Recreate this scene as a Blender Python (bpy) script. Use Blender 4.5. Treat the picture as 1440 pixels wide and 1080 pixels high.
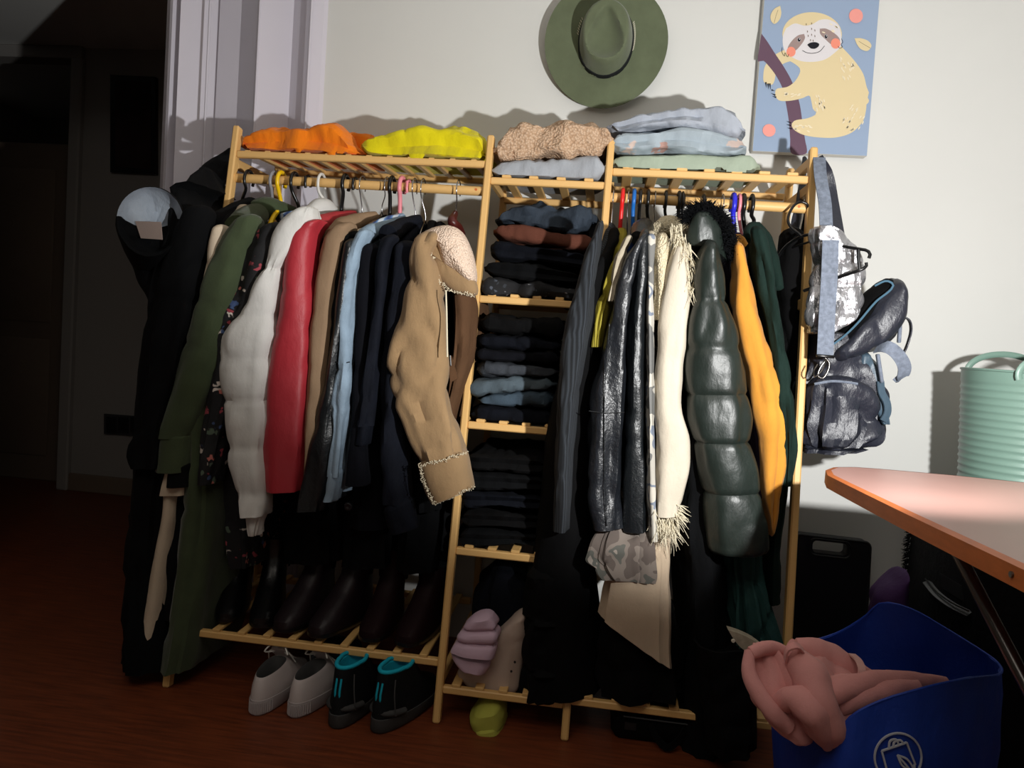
import bpy, math, random
import numpy as np
from mathutils import Vector, noise

# ------------------------------------------------------------------ start
for o in list(bpy.data.objects): bpy.data.objects.remove(o)
S = bpy.context.scene
COL = S.collection
PI = math.pi

# ------------------------------------------------------------------ camera
YAW, PITCH, ROLL, FPX, CH, CD = .1203, .0576, .07, 1057.2, 1.037, 2.5134
cy, sy, cp, sp = math.cos(YAW), math.sin(YAW), math.cos(PITCH), math.sin(PITCH)
FWD = np.array([-sy*cp, cy*cp, -sp]); RT0 = np.array([cy, sy, 0.]); UP0 = np.cross(RT0, FWD)
RT = math.cos(ROLL)*RT0 + math.sin(ROLL)*UP0
UP = -math.sin(ROLL)*RT0 + math.cos(ROLL)*UP0
CAM = np.array([0, -CD, CH])
cam = bpy.data.cameras.new('camera'); camo = bpy.data.objects.new('camera', cam); COL.objects.link(camo)
from mathutils import Matrix
camo.matrix_world = Matrix(((RT[0], UP[0], -FWD[0], 0), (RT[1], UP[1], -FWD[1], -CD), (RT[2], UP[2], -FWD[2], CH), (0, 0, 0, 1)))
cam.sensor_width = 36; cam.lens = FPX/1440*36; cam.clip_start = .02
S.camera = camo

# ------------------------------------------------------------------ light
S.view_settings.view_transform = 'Standard'; S.view_settings.look = 'None'
S.view_settings.gamma = 1; S.view_settings.use_curve_mapping = False
S.view_settings.exposure = 0
w = bpy.data.worlds.new('world'); S.world = w; w.use_nodes = True
w.node_tree.nodes['Background'].inputs[0].default_value = (.5, .48, .45, 1)
w.node_tree.nodes['Background'].inputs[1].default_value = .02
sl = bpy.data.lights.new('desk_torch', 'SPOT'); so = bpy.data.objects.new('desk_torch', sl); COL.objects.link(so)
so.location = (.64, -1.78, 1.12)
az, el = math.radians(-9), math.radians(23)
dv = Vector((math.sin(az)*math.cos(el), math.cos(az)*math.cos(el), math.sin(el)))
so.rotation_euler = dv.to_track_quat('-Z', 'Y').to_euler()
sl.energy = 120; sl.color = (1, .995, .98); sl.spot_size = math.radians(112); sl.spot_blend = .28; sl.shadow_soft_size = .02
al = bpy.data.lights.new('ceiling_fill', 'AREA'); ao = bpy.data.objects.new('ceiling_fill', al); COL.objects.link(ao)
ao.location = (-.5, -2.1, 2.42); ao.rotation_euler = (math.radians(18), 0, 0)
al.shape = 'RECTANGLE'; al.size = 1.8; al.size_y = 1.4; al.energy = 16; al.color = (1, .92, .82)

# ------------------------------------------------------------------ maths helpers
def ray(x, y): return FWD + RT*(x-720)/FPX + UP*(540-y)/FPX
def W(x, y, Y):
    d = ray(x, y); return CAM + d*(Y+CD)/d[1]
def Zp(x, y, z):
    d = ray(x, y); return CAM + d*(z-CH)/d[2]

def s2l(c):
    c = c/255.; return c/12.92 if c <= .04045 else ((c+.055)/1.055)**2.4
def lin(rgb, k=1.): return (min(1, s2l(rgb[0])*k), min(1, s2l(rgb[1])*k), min(1, s2l(rgb[2])*k), 1)

# ------------------------------------------------------------------ materials
MATS = {}
class NT:
    def __init__(s, name):
        m = bpy.data.materials.new(name); m.use_nodes = True; s.m = m; s.t = m.node_tree; s.n = s.t.nodes
        s.b = s.n['Principled BSDF']; s.tc = s.n.new('ShaderNodeTexCoord')
    def new(s, k, **kw):
        x = s.n.new(k)
        for a, v in kw.items():
            if a.startswith('_'): setattr(x, a[1:], v)
            else: x.inputs[a.replace('0', ' ')].default_value = v
        return x
    def l(s, a, b): s.t.links.new(a, b)
    def coord(s, sc=(1, 1, 1), rot=(0, 0, 0)):
        mp = s.n.new('ShaderNodeMapping'); mp.inputs['Scale'].default_value = sc; mp.inputs['Rotation'].default_value = rot
        s.l(s.tc.outputs['Object'], mp.inputs[0]); return mp.outputs[0]
    def noise(s, scale, detail=4, co=None, rough=.55):
        x = s.n.new('ShaderNodeTexNoise'); x.inputs['Scale'].default_value = scale; x.inputs['Detail'].default_value = detail
        x.inputs['Roughness'].default_value = rough
        s.l(co if co is not None else s.coord(), x.inputs['Vector']); return x.outputs['Fac']
    def ramp(s, fac, stops, interp='LINEAR'):
        r = s.n.new('ShaderNodeValToRGB'); r.color_ramp.interpolation = interp
        while len(r.color_ramp.elements) < len(stops): r.color_ramp.elements.new(.5)
        for e, (p, c) in zip(r.color_ramp.elements, stops): e.position = p; e.color = c
        s.l(fac, r.inputs[0]); return r.outputs[0]
    def bump(s, h, strength, dist, prev=None):
        b = s.n.new('ShaderNodeBump'); b.inputs['Strength'].default_value = strength; b.inputs['Distance'].default_value = dist
        s.l(h, b.inputs['Height'])
        if prev is not None: s.l(prev, b.inputs['Normal'])
        return b.outputs[0]

def M(name, rgb, rough=.85, var=.12, vs=7, weave=250, wb=.25, wrinkle=.35, ws=14, metal=0, spec=.15, sheen=0, stretch=(1, 1, 1), coat=0):
    t = NT(name); c = lin(rgb)
    v = t.noise(vs, 5, t.coord(stretch))
    t.l(t.ramp(v, [(.25, tuple(x*(1-var) for x in c[:3])+(1,)), (.75, tuple(min(1, x*(1+var)) for x in c[:3])+(1,))]), t.b.inputs['Base Color'])
    nrm = None
    if wrinkle: nrm = t.bump(t.noise(ws, 6, t.coord((1, 1, .55)), .6), wrinkle, .012)
    if wb: nrm = t.bump(t.noise(weave, 2), wb, .0015, nrm)
    if nrm is not None: t.l(nrm, t.b.inputs['Normal'])
    t.b.inputs['Roughness'].default_value = rough; t.b.inputs['Metallic'].default_value = metal
    t.b.inputs['Specular IOR Level'].default_value = spec; t.b.inputs['Sheen Weight'].default_value = sheen
    t.b.inputs['Coat Weight'].default_value = coat
    MATS[name] = t.m; return t.m

M('wall_paint', (222, 222, 218), .9, .02, 2, 120, .06, .0)
M('white_gloss', (212, 208, 218), .35, .03, 3, 60, .02, .0, spec=.5)
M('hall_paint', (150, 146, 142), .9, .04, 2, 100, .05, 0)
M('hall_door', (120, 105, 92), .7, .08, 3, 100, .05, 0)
M('dark_plastic', (24, 25, 28), .42, .05, 6, 300, .05, 0, spec=.5)
M('black_plastic', (14, 14, 16), .3, .05, 6, 300, .0, 0, spec=.5)
M('orange_fleece', (236, 126, 24), .95, .1, 9, 300, .3, .5, 16, sheen=.1)
M('yellow_fleece', (216, 202, 24), .95, .1, 9, 300, .3, .5, 16, sheen=.1)
M('pale_blue_cotton', (166, 172, 182), .95, .1, 12, 200, .35, .5, 18)
M('blue_grey_cotton', (160, 172, 178), .95, .08, 12, 200, .3, .5, 18)
M('grey_cotton', (160, 164, 170), .95, .1, 12, 200, .35, .5, 18)
M('sage_cotton', (158, 170, 152), .95, .06, 9, 200, .2, .4, 12)
M('rust_fleece', (92, 54, 42), .95, .12, 9, 260, .3, .5)
M('dark_denim', (44, 52, 62), .75, .35, 16, 220, .4, .7, 22)
M('navy', (9, 12, 20), .9, .2, 9, 220, .3, .5)
M('black_cloth', (5, 5, 6), .9, .2, 9, 220, .3, .6, 10)
M('black_wool', (8, 9, 11), .95, .25, 12, 160, .4, .6, 9)
M('charcoal', (58, 62, 68), .9, .15, 12, 220, .3, .5)
M('slate', (78, 90, 98), .9, .15, 12, 220, .3, .5)
M('slate_blue', (62, 76, 88), .9, .15, 12, 220, .3, .5)
M('parka', (5, 6, 8), .9, .2, 9, 220, .25, .7, 8)
M('hood_lining', (158, 168, 180), .6, .1, 10, 220, .1, .6, 20)
M('cream_wool', (196, 180, 158), .95, .08, 12, 200, .3, .4)
M('olive_wool', (62, 72, 50), .95, .14, 18, 260, .35, .4, 9, sheen=.15)
M('white_nylon', (205, 204, 200), .6, .04, 12, 300, .05, .45, 12)
M('red_leather', (166, 44, 54), .5, .12, 9, 400, .15, .45, 12, spec=.4)
M('tan_wool', (140, 116, 92), .95, .1, 9, 260, .3, .3)
M('black_leather', (18, 22, 25), .36, .2, 14, 240, .3, .7, 14, spec=.5)
M('light_denim', (136, 156, 174), .9, .16, 22, 260, .3, .6, 20)
M('navy_wool', (11, 12, 18), .95, .25, 12, 200, .4, .5, 9)
M('black_denim', (15, 18, 27), .85, .3, 18, 260, .3, .6, 14)
M('suede', (148, 121, 88), .9, .12, 11, 300, .3, .55, 12, sheen=.15)
M('suede_dark', (92, 66, 46), .9, .12, 11, 300, .3, .5, 12)
M('leather_grain', (26, 29, 34), .36, .4, 42, 130, .55, .8, 16, spec=.6)
M('royal_denim', (26, 54, 110), .85, .2, 22, 260, .3, .5)
M('mustard_silk', (150, 138, 50), .6, .15, 12, 220, .2, .6)
M('lace', (170, 160, 140), .8, .2, 60, 220, .3, .6)
M('cream_suede', (202, 192, 174), .9, .07, 14, 260, .25, .45, 12)
M('beige_cloth', (190, 170, 146), .95, .08, 6, 260, .2, .4)
M('fringe', (222, 212, 186), .9, .06, 20, 260, .1, 0)
M('puffer_green', (28, 36, 32), .42, .18, 12, 400, .06, .5, 10, spec=.5)
M('fur', (8, 9, 12), .7, .3, 30, 200, .2, 0)
M('mustard_cord', (196, 134, 52), .95, .1, 9, 200, .1, .35, 12, sheen=.1)
M('dark_green_wool', (19, 36, 31), .85, .2, 9, 260, .25, .7, 10)
M('purple_cloth', (70, 56, 72), .9, .2, 9, 260, .25, .5)
M('teal_cloth', (40, 72, 70), .85, .2, 9, 260, .25, .6)
M('hook_black', (12, 12, 13), .3, .05, 5, 100, 0, 0, spec=.5)
M('hook_yellow', (242, 196, 10), .35, .02, 5, 100, 0, 0, spec=.5)
M('hook_white', (220, 218, 212), .35, .02, 5, 100, 0, 0, spec=.5)
M('hook_pink', (232, 140, 150), .35, .02, 5, 100, 0, 0, spec=.5)
M('hook_red', (220, 30, 30), .35, .02, 5, 100, 0, 0, spec=.5)
M('hook_blue', (20, 100, 180), .35, .02, 5, 100, 0, 0, spec=.5)
M('hook_royal', (40, 40, 200), .35, .02, 5, 100, 0, 0, spec=.5)
M('hook_orange', (236, 110, 20), .35, .02, 5, 100, 0, 0, spec=.5)
M('hook_grey', (140, 140, 145), .4, .02, 5, 100, 0, 0, spec=.5)
M('wire', (170, 170, 172), .25, .02, 5, 100, 0, 0, metal=1)
M('dark_red_wood', (74, 24, 20), .4, .2, 9, 100, 0, 0, spec=.5)
M('hat_felt', (100, 108, 84), .95, .12, 16, 350, .35, .12, 9, sheen=.2)
M('hat_band', (34, 36, 38), .7, .05, 9, 300, .3, 0)
M('thread_white', (215, 208, 190), .8, .05, 9, 300, 0, 0)
M('canvas_edge', (214, 212, 206), .8, .03, 9, 500, .3, 0)
M('shoe_white', (190, 180, 178), .55, .04, 9, 300, .05, .15, 20)
M('shoe_sole_white', (176, 168, 168), .6, .04, 9, 300, .05, 0)
M('hiker', (20, 22, 24), .85, .2, 20, 200, .4, .2)
M('hiker_grey', (66, 66, 66), .8, .15, 20, 200, .3, .1)
M('turquoise', (30, 170, 196), .8, .05, 20, 200, .3, .1)
M('boot_black', (7, 7, 9), .3, .2, 9, 200, .1, .3, spec=.5)
M('boot_plum', (26, 15, 20), .5, .2, 9, 200, .15, .3, spec=.4)
M('boot_burgundy', (28, 11, 13), .6, .2, 9, 200, .15, .3)
M('lilac_foam', (206, 178, 196), .6, .04, 9, 200, .1, .1)
M('beige_canvas', (186, 166, 152), .9, .05, 9, 300, .35, .2)
M('lime', (172, 172, 76), .7, .05, 9, 200, .1, .2)
M('pink_fleece', (216, 152, 148), .95, .06, 9, 300, .3, .4, 14, sheen=.15)
M('pink_cord', (214, 170, 164), .9, .03, 9, 300, .3, 0)
M('blue_bag', (22, 62, 165), .55, .12, 9, 160, .25, .6, 10, spec=.4)
M('logo_white', (190, 196, 206), .6, .02, 9, 200, 0, 0)
M('laminate', (184, 142, 132), .38, .05, 5, 90, .03, .0, spec=.45)
M('orange_wood', (196, 108, 52), .45, .15, 8, 90, .1, 0, stretch=(3, 3, 12), spec=.4)
M('steel', (120, 118, 116), .3, .1, 9, 200, .05, 0, metal=1)
M('carpet', (26, 27, 29), 1, .35, 60, 140, .8, .3, 40)
M('silver', (188, 188, 192), .24, .08, 9, 120, .15, .9, 26, metal=.75, spec=.6, coat=.4)
M('strap_grey', (116, 124, 138), .8, .3, 90, 300, .5, 0)
M('nylon_grey', (40, 42, 52), .4, .15, 9, 420, .08, .75, 14, spec=.5)
M('nylon_blue', (66, 84, 98), .45, .12, 9, 420, .08, .6, 14, spec=.5)
M('piping_blue', (76, 108, 128), .6, .05, 9, 420, .08, 0)
M('bucket_green', (116, 144, 132), .38, .05, 4, 300, .0, .0, spec=.5)
M('purple_bag', (74, 48, 92), .7, .12, 9, 260, .2, .5)
M('label_grey', (150, 135, 128), .8, .04, 9, 260, .2, 0)
M('button_dark', (22, 22, 26), .2, .05, 9, 260, 0, 0, spec=.6)
M('switch_plate', (60, 60, 62), .5, .05, 9, 260, 0, 0)
M('picture_dark', (52, 40, 40), .5, .6, 4, 260, 0, 0)
for n, c in dict(art_blue=(152, 170, 196), art_cream=(224, 206, 164), art_white=(222, 218, 220), art_taupe=(160, 140, 136), art_dark=(34, 34, 40),
                 art_coral=(240, 148, 126), art_pink=(240, 160, 150), art_purple=(106, 82, 98), art_tick=(236, 224, 196), art_line=(120, 104, 90)).items():
    M(n, c, .8, .015, 9, 700, .12, 0)

def special():
    # bamboo
    t = NT('bamboo'); v = t.noise(10, 5, t.coord((1, 1, 1))); v2 = t.noise(90, 3, t.coord((1, 1, .08)))
    mix = t.new('ShaderNodeMath', _operation='ADD'); t.l(v, mix.inputs[0]); t.l(v2, mix.inputs[1])
    t.l(t.ramp(mix.outputs[0], [(.35, lin((196, 146, 84))), (.65, lin((222, 178, 112)))]), t.b.inputs['Base Color'])
    mm = t.new('ShaderNodeMath', _operation='MULTIPLY'); t.l(mix.outputs[0], mm.inputs[0]); mm.inputs[1].default_value = .5
    t.b.inputs['Roughness'].default_value = .5; MATS['bamboo'] = t.m
    # floor
    t = NT('floor_wood'); co = t.coord((1.2, 14, 1)); v = t.noise(6, 6, co)
    t.l(t.ramp(v, [(.3, lin((88, 42, 24))), (.7, lin((124, 62, 34)))]), t.b.inputs['Base Color'])
    t.b.inputs['Roughness'].default_value = .45; t.b.inputs['Specular IOR Level'].default_value = .35
    t.l(t.bump(v, .08, .002), t.b.inputs['Normal']); MATS['floor_wood'] = t.m
    # teddy
    for nm, a, b in (('teddy_beige', (176, 142, 112), (218, 190, 162)), ('sherpa_cream', (196, 182, 150), (226, 214, 186)), ('sherpa_peach', (216, 190, 168), (238, 216, 196))):
        t = NT(nm); vo = t.n.new('ShaderNodeTexVoronoi'); vo.inputs['Scale'].default_value = 150 if nm == 'teddy_beige' else 210; t.l(t.coord(), vo.inputs['Vector'])
        t.l(t.ramp(vo.outputs['Distance'], [(0, lin(b)), (.8, lin(a))]), t.b.inputs['Base Color'])
        inv = t.new('ShaderNodeMath', _operation='SUBTRACT'); inv.inputs[0].default_value = 1; t.l(vo.outputs['Distance'], inv.inputs[1])
        n1 = t.bump(t.noise(22, 4), .6, .01); t.l(t.bump(inv.outputs[0], .9, .004, n1), t.b.inputs['Normal'])
        t.b.inputs['Roughness'].default_value = 1; MATS[nm] = t.m
    # ribbed charcoal knit
    t = NT('rib_knit'); wv = t.n.new('ShaderNodeTexWave'); wv.wave_type = 'BANDS'; wv.bands_direction = 'DIAGONAL'; wv.inputs['Scale'].default_value = 60
    wv.inputs['Distortion'].default_value = .6; t.l(t.coord((1, 1, .02)), wv.inputs['Vector'])
    t.l(t.ramp(wv.outputs['Fac'], [(0, lin((19, 22, 26))), (1, lin((46, 51, 57)))]), t.b.inputs['Base Color'])
    t.l(t.bump(wv.outputs['Fac'], .6, .003), t.b.inputs['Normal']); t.b.inputs['Roughness'].default_value = .95; MATS['rib_knit'] = t.m
    # floral on black
    def floral(nm, base, cols, scale, lo):
        t = NT(nm); vo = t.n.new('ShaderNodeTexVoronoi'); vo.inputs['Scale'].default_value = scale
        nz = t.n.new('ShaderNodeTexNoise'); nz.inputs['Scale'].default_value = 30; t.l(t.coord(), nz.inputs['Vector'])
        mx = t.n.new('ShaderNodeMixRGB'); mx.inputs[0].default_value = .06; t.l(t.coord(), mx.inputs[1]); t.l(nz.outputs['Color'], mx.inputs[2]); t.l(mx.outputs[0], vo.inputs['Vector'])
        sep = t.n.new('ShaderNodeSeparateColor'); t.l(vo.outputs['Color'], sep.inputs[0])
        pal = t.ramp(sep.outputs[0], [(i/len(cols), lin(c)) for i, c in enumerate(cols)], 'CONSTANT')
        dm = t.ramp(vo.outputs['Distance'], [(.32, (1, 1, 1, 1)), (.4, (0, 0, 0, 1))])
        pick = t.ramp(sep.outputs[1], [(lo, (0, 0, 0, 1)), (lo+.02, (1, 1, 1, 1))])
        ml = t.n.new('ShaderNodeMixRGB'); ml.blend_type = 'MULTIPLY'; ml.inputs[0].default_value = 1; t.l(dm, ml.inputs[1]); t.l(pick, ml.inputs[2])
        m2 = t.n.new('ShaderNodeMixRGB'); t.l(ml.outputs[0], m2.inputs[0]); m2.inputs[1].default_value = lin(base); t.l(pal, m2.inputs[2])
        t.l(m2.outputs[0], t.b.inputs['Base Color']); t.b.inputs['Roughness'].default_value = .85
        t.l(t.bump(t.noise(16, 5), .5, .01), t.b.inputs['Normal']); MATS[nm] = t.m
    floral('floral_black', (12, 12, 15), [(150, 60, 70), (60, 80, 120), (190, 110, 100), (80, 96, 80), (200, 190, 180)], 42, .5)
    floral('floral_blue', (160, 172, 180), [(206, 160, 140), (176, 140, 130), (200, 180, 170)], 18, .55)
    floral('sequin', (12, 12, 15), [(70, 75, 85), (120, 120, 125), (40, 44, 50)], 90, .75)
    # camo / patterned shirt
    t = NT('camo_pale'); v = t.noise(14, 2)
    t.l(t.ramp(v, [(0, lin((112, 112, 110))), (.45, lin((186, 182, 172))), (.56, lin((120, 128, 142))), (.62, lin((198, 192, 180)))], 'CONSTANT'), t.b.inputs['Base Color'])
    t.b.inputs['Roughness'].default_value = .9; MATS['camo_pale'] = t.m
    t = NT('camo_dark'); v = t.noise(13, 2)
    t.l(t.ramp(v, [(0, lin((92, 82, 76))), (.45, lin((120, 110, 102))), (.54, lin((86, 86, 80))), (.6, lin((142, 133, 124)))], 'CONSTANT'), t.b.inputs['Base Color'])
    t.b.inputs['Roughness'].default_value = .9; MATS['camo_dark'] = t.m
    # tartan
    t = NT('plaid_blue'); a = t.n.new('ShaderNodeTexWave'); a.inputs['Scale'].default_value = 14; t.l(t.coord(), a.inputs['Vector'])
    t.l(t.ramp(a.outputs['Fac'], [(0, lin((40, 60, 110))), (.5, lin((90, 130, 180))), (.8, lin((190, 200, 210)))]), t.b.inputs['Base Color']); MATS['plaid_blue'] = t.m
special()

# ------------------------------------------------------------------ mesh builder
LOC = {}
class MB:
    def __init__(s): s.v = []; s.f = []; s.mi = []; s.cur = 0
    def add(s, V, F):
        n = len(s.v); s.v.extend([tuple(map(float, p)) for p in V]); s.f.extend([tuple(i+n for i in q) for q in F]); s.mi.extend([s.cur]*len(F)); return s
    def box(s, c, d, ax=None, bev=0):
        c = np.array(c, float); A = np.eye(3) if ax is None else np.array(ax, float)
        if bev <= 0:
            V = [c + A[0]*d[0]/2*x + A[1]*d[1]/2*y + A[2]*d[2]/2*z for x in (-1, 1) for y in (-1, 1) for z in (-1, 1)]
            return s.add(V, [(0, 1, 3, 2), (4, 6, 7, 5), (0, 4, 5, 1), (2, 3, 7, 6), (0, 2, 6, 4), (1, 5, 7, 3)])
        # chamfered box: cross sections along third axis
        h = [x/2 for x in d]; b = min(bev, min(h)*.95)
        def ring(z, ins):
            a, e = h[0]-ins, h[1]-ins; k = max(b-ins, b*.4)
            P = [(a-k, -e), (a, -e+k), (a, e-k), (a-k, e), (-a+k, e), (-a, e-k), (-a, -e+k), (-a+k, -e)]
            return [c + A[0]*x + A[1]*y + A[2]*z for x, y in P]
        V = ring(-h[2], b*.7) + ring(-h[2]+b, 0) + ring(h[2]-b, 0) + ring(h[2], b*.7); F = []
        for k in range(3):
            for i in range(8): j = (i+1) % 8; F.append((k*8+i, k*8+j, k*8+8+j, k*8+8+i))
        F.append(tuple(range(7, -1, -1))); F.append(tuple(range(24, 32)))
        return s.add(V, F)
    def bar(s, p, q, w, t, bev=.002, up=(0, 0, 1)):
        p, q = np.array(p, float), np.array(q, float); z = q-p; L = np.linalg.norm(z); z = z/L
        x = np.cross(z, np.array(up, float))
        if np.linalg.norm(x) < 1e-3: x = np.cross(z, np.array([0, 1., 0]))
        x /= np.linalg.norm(x); y = np.cross(z, x)
        return s.box((p+q)/2, (w, t, L), (x, y, z), bev)
    def tube(s, P, r, n=8, cap=True, flat=1., ref=(0, 1, 0)):
        P = [np.array(p, float) for p in P]; m = len(P); R = r if hasattr(r, '__len__') else [r]*m
        V = []; prev = None
        for i in range(m):
            t = P[min(i+1, m-1)]-P[max(i-1, 0)]; t /= (np.linalg.norm(t)+1e-9)
            if prev is None:
                a = np.array(ref, float); a = a - t*(a@t)
                if np.linalg.norm(a) < .05: a = np.array([1., 0, 0]); a = a-t*(a@t)
            else: a = prev - t*(prev@t)
            a /= np.linalg.norm(a); prev = a; b = np.cross(t, a)
            for k in range(n):
                th = 2*PI*k/n; V.append(P[i] + (a*math.cos(th)*flat + b*math.sin(th))*R[i])
        F = []
        for i in range(m-1):
            for k in range(n): j = (k+1) % n; F.append((i*n+k, i*n+j, i*n+n+j, i*n+n+k))
        if cap: F.append(tuple(range(n-1, -1, -1))); F.append(tuple(range((m-1)*n, m*n)))
        return s.add(V, F)
    def rings(s, R, cap0=True, cap1=True):
        n = len(R[0]); V = [p for r in R for p in r]; F = []
        for i in range(len(R)-1):
            for k in range(n): j = (k+1) % n; F.append((i*n+k, i*n+j, i*n+n+j, i*n+n+k))
        if cap0: F.append(tuple(range(n-1, -1, -1)))
        if cap1: F.append(tuple(range((len(R)-1)*n, len(R)*n)))
        return s.add(V, F)
    def prism(s, poly, off):
        """poly: 3d points of the front outline, off: vector to the back"""
        n = len(poly); off = np.array(off, float); P = [np.array(p, float) for p in poly]
        V = P + [p+off for p in P]
        F = [tuple(range(n)), tuple(range(2*n-1, n-1, -1))] + [(i, n+i, n+(i+1) % n, (i+1) % n) for i in range(n)]
        return s.add(V, F)

def tag(o, label=None, cat=None, group=None, kind=None):
    if label: o['label'] = label
    if cat: o['category'] = cat
    if group: o['group'] = group
    if kind: o['kind'] = kind
    return o
def thing(name, label, cat, loc, group=None):
    o = bpy.data.objects.new(name, None); COL.objects.link(o); o.location = [float(x) for x in loc]
    o.empty_display_size = .05; LOC[o.name] = np.array(loc, float); return tag(o, label, cat, group)
def part(name, mb, mat, parent=None, smooth=True, label=None, kind=None, loc=None):
    me = bpy.data.meshes.new(name)
    base = LOC[parent.name] if parent is not None else (np.array(loc, float) if loc is not None else np.zeros(3))
    V = [(x-base[0], y-base[1], z-base[2]) for x, y, z in mb.v]
    me.from_pydata(V, [], mb.f)
    mats = mat if isinstance(mat, (list, tuple)) else [mat]
    for m in mats: me.materials.append(MATS[m])
    if len(mats) > 1: me.polygons.foreach_set('material_index', mb.mi)
    if smooth:
        me.polygons.foreach_set('use_smooth', [True]*len(me.polygons))
        me.set_sharp_from_angle(angle=math.radians(48))
    me.update()
    o = bpy.data.objects.new(name, me); COL.objects.link(o)
    if parent is not None: o.parent = parent
    elif loc is not None: o.location = [float(x) for x in loc]
    LOC[o.name] = base
    if label: o['label'] = label
    if kind: o['kind'] = kind
    return o
def struct(name, mb, mat, label, smooth=False, cat='room'):
    o = part(name, mb, mat, None, smooth); return tag(o, label, cat, None, 'structure')

def catmull(P, K):
    P = np.array(P, float); n = len(P)
    if n == 2: u = np.linspace(0, 1, K)[:, None]; return P[0]*(1-u)+P[1]*u
    d = np.r_[0, np.cumsum(np.linalg.norm(np.diff(P[:, :3], axis=0), axis=1)+1e-6)]; out = []
    for s_ in np.linspace(0, d[-1], K):
        i = min(max(np.searchsorted(d, s_)-1, 0), n-2); u = (s_-d[i])/(d[i+1]-d[i])
        p0, p1, p2, p3 = P[max(i-1, 0)], P[i], P[i+1], P[min(i+2, n-1)]
        # monotone-ish tangents scaled by spacing
        h = d[i+1]-d[i]
        m1 = (p2-p0)/(d[i+1]-d[max(i-1, 0)])*h if i > 0 else (p2-p1)
        m2 = (p3-p1)/(d[min(i+2, n-1)]-d[i])*h if i+2 < n else (p2-p1)
        out.append((2*u**3-3*u**2+1)*p1 + (u**3-2*u**2+u)*m1 + (-2*u**3+3*u**2)*p2 + (u**3-u**2)*m2)
    return np.array(out)

SEED = [0]
def loft(mb, rows, Y=-.55, dep=.05, yc=None, K=44, N=28, fold=.006, ff=1.6, fg=2.2, wr=.0015, sup=2.5, top='round', bot='hollow', quilt=None, qa=.016, flare=1., capk=.5, cr=None):
    cr = fold*.9 if cr is None else cr
    """rows: (y,xl,xr[,Y[,dep]]) or ('s',xl,yl,xr,yr[,Y[,dep]]): widths as seen at depth Y; the tube has depth dep about yc"""
    SEED[0] += 1; sd = SEED[0]*7.31; Q = []
    for r in rows:
        if r[0] == 's': xl, yl, xr, yr = r[1:5]; rest = r[5:]
        else: yl = yr = r[0]; xl, xr = r[1], r[2]; rest = r[3:]
        y_ = rest[0] if len(rest) > 0 else Y; d_ = rest[1] if len(rest) > 1 else dep
        L, R = W(xl, yl, y_), W(xr, yr, y_); c = (L+R)/2
        if yc is not None: c = c + np.array([0, yc-y_, 0])
        Q.append(list(c)+list((R-L)/2)+[d_])
    Q = catmull(Q, K); rings = []
    ct = np.cos(np.linspace(0, 2*PI, N, endpoint=False)); st = np.sin(np.linspace(0, 2*PI, N, endpoint=False))
    cx = np.sign(ct)*np.abs(ct)**(2/sup); sx = np.sign(st)*np.abs(st)**(2/sup)
    Ltot = np.sum(np.linalg.norm(np.diff(Q[:, :3], axis=0), axis=1)); 
    for i in range(K):
        c, a, d = Q[i, :3], Q[i, 3:6], Q[i, 6]
        t = Q[min(i+1, K-1), :3]-Q[max(i-1, 0), :3]; t /= (np.linalg.norm(t)+1e-9)
        la = np.linalg.norm(a); b = np.cross(t, a/(la+1e-9)); b /= (np.linalg.norm(b)+1e-9); b = b*d
        v = i/(K-1); ring = []
        amp = fold*(.4+1.0*v**flare)
        for k in range(N):
            p = c + a*cx[k] + b*sx[k]
            nr = a/(la+1e-9)*ct[k] + b/d*st[k]
            sz = v*Ltot
            n1 = noise.noise(Vector((ct[k]*ff*(1 if d < .1 else 2)+sd, st[k]*ff*(1 if d < .1 else 3), sz*fg+sd)))
            n2 = noise.noise(Vector((p[0]*26+sd, p[1]*26, p[2]*15)))
            rg = 1-abs(noise.noise(Vector((p[0]*9+p[2]*4+sd, p[1]*9, p[2]*7-p[0]*6+sd))))
            dsp = n1*amp*2 + n2*wr*2 - cr*(max(0, rg-.72)/.28)**1.5*1.1
            if quilt is not None:
                q = min(abs(v-s_) for s_ in quilt)*Ltot
                w_ = max(1e-3, Ltot/len(quilt)/2)
                n3 = abs(noise.noise(Vector((ct[k]*9+sd, st[k]*9, sz*4))))
                dsp += qa*.26*(min(1, q/w_)**.5-1) - qa*.24*math.exp(-(q/.005)**2) - qa*.55*n3*math.exp(-q/(w_*.5)) + qa*.25*noise.noise(Vector((p[0]*30+sd, p[1]*30, p[2]*9)))
            ring.append(p + nr*dsp)
        rings.append(ring)
    def endcap(ring, t, mode, sgn):
        c = sum(ring)/len(ring); out = []
        r = np.mean([np.linalg.norm(p-c) for p in ring]); r = min(r, .05)
        if mode == 'round': prof = [(.88, .35), (.62, .75), (.3, .95), (.02, 1.)]; k = capk
        elif mode == 'flat': prof = [(.96, .02), (.6, .05), (.02, .05)]; k = .3
        else: prof = [(.94, .03), (.88, -.1), (.8, -.7), (.02, -.8)]; k = 1.
        for s_, h in prof: out.append([c + (p-c)*s_ + t*sgn*h*r*k for p in ring])
        return out
    t0 = Q[0, :3]-Q[1, :3]; t0 /= np.linalg.norm(t0)+1e-9; t1 = Q[-1, :3]-Q[-2, :3]; t1 /= np.linalg.norm(t1)+1e-9
    A = endcap(rings[0], t0, top, 1)[::-1]; B = endcap(rings[-1], t1, bot, 1)
    mb.rings(A+rings+B); return Q
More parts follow.
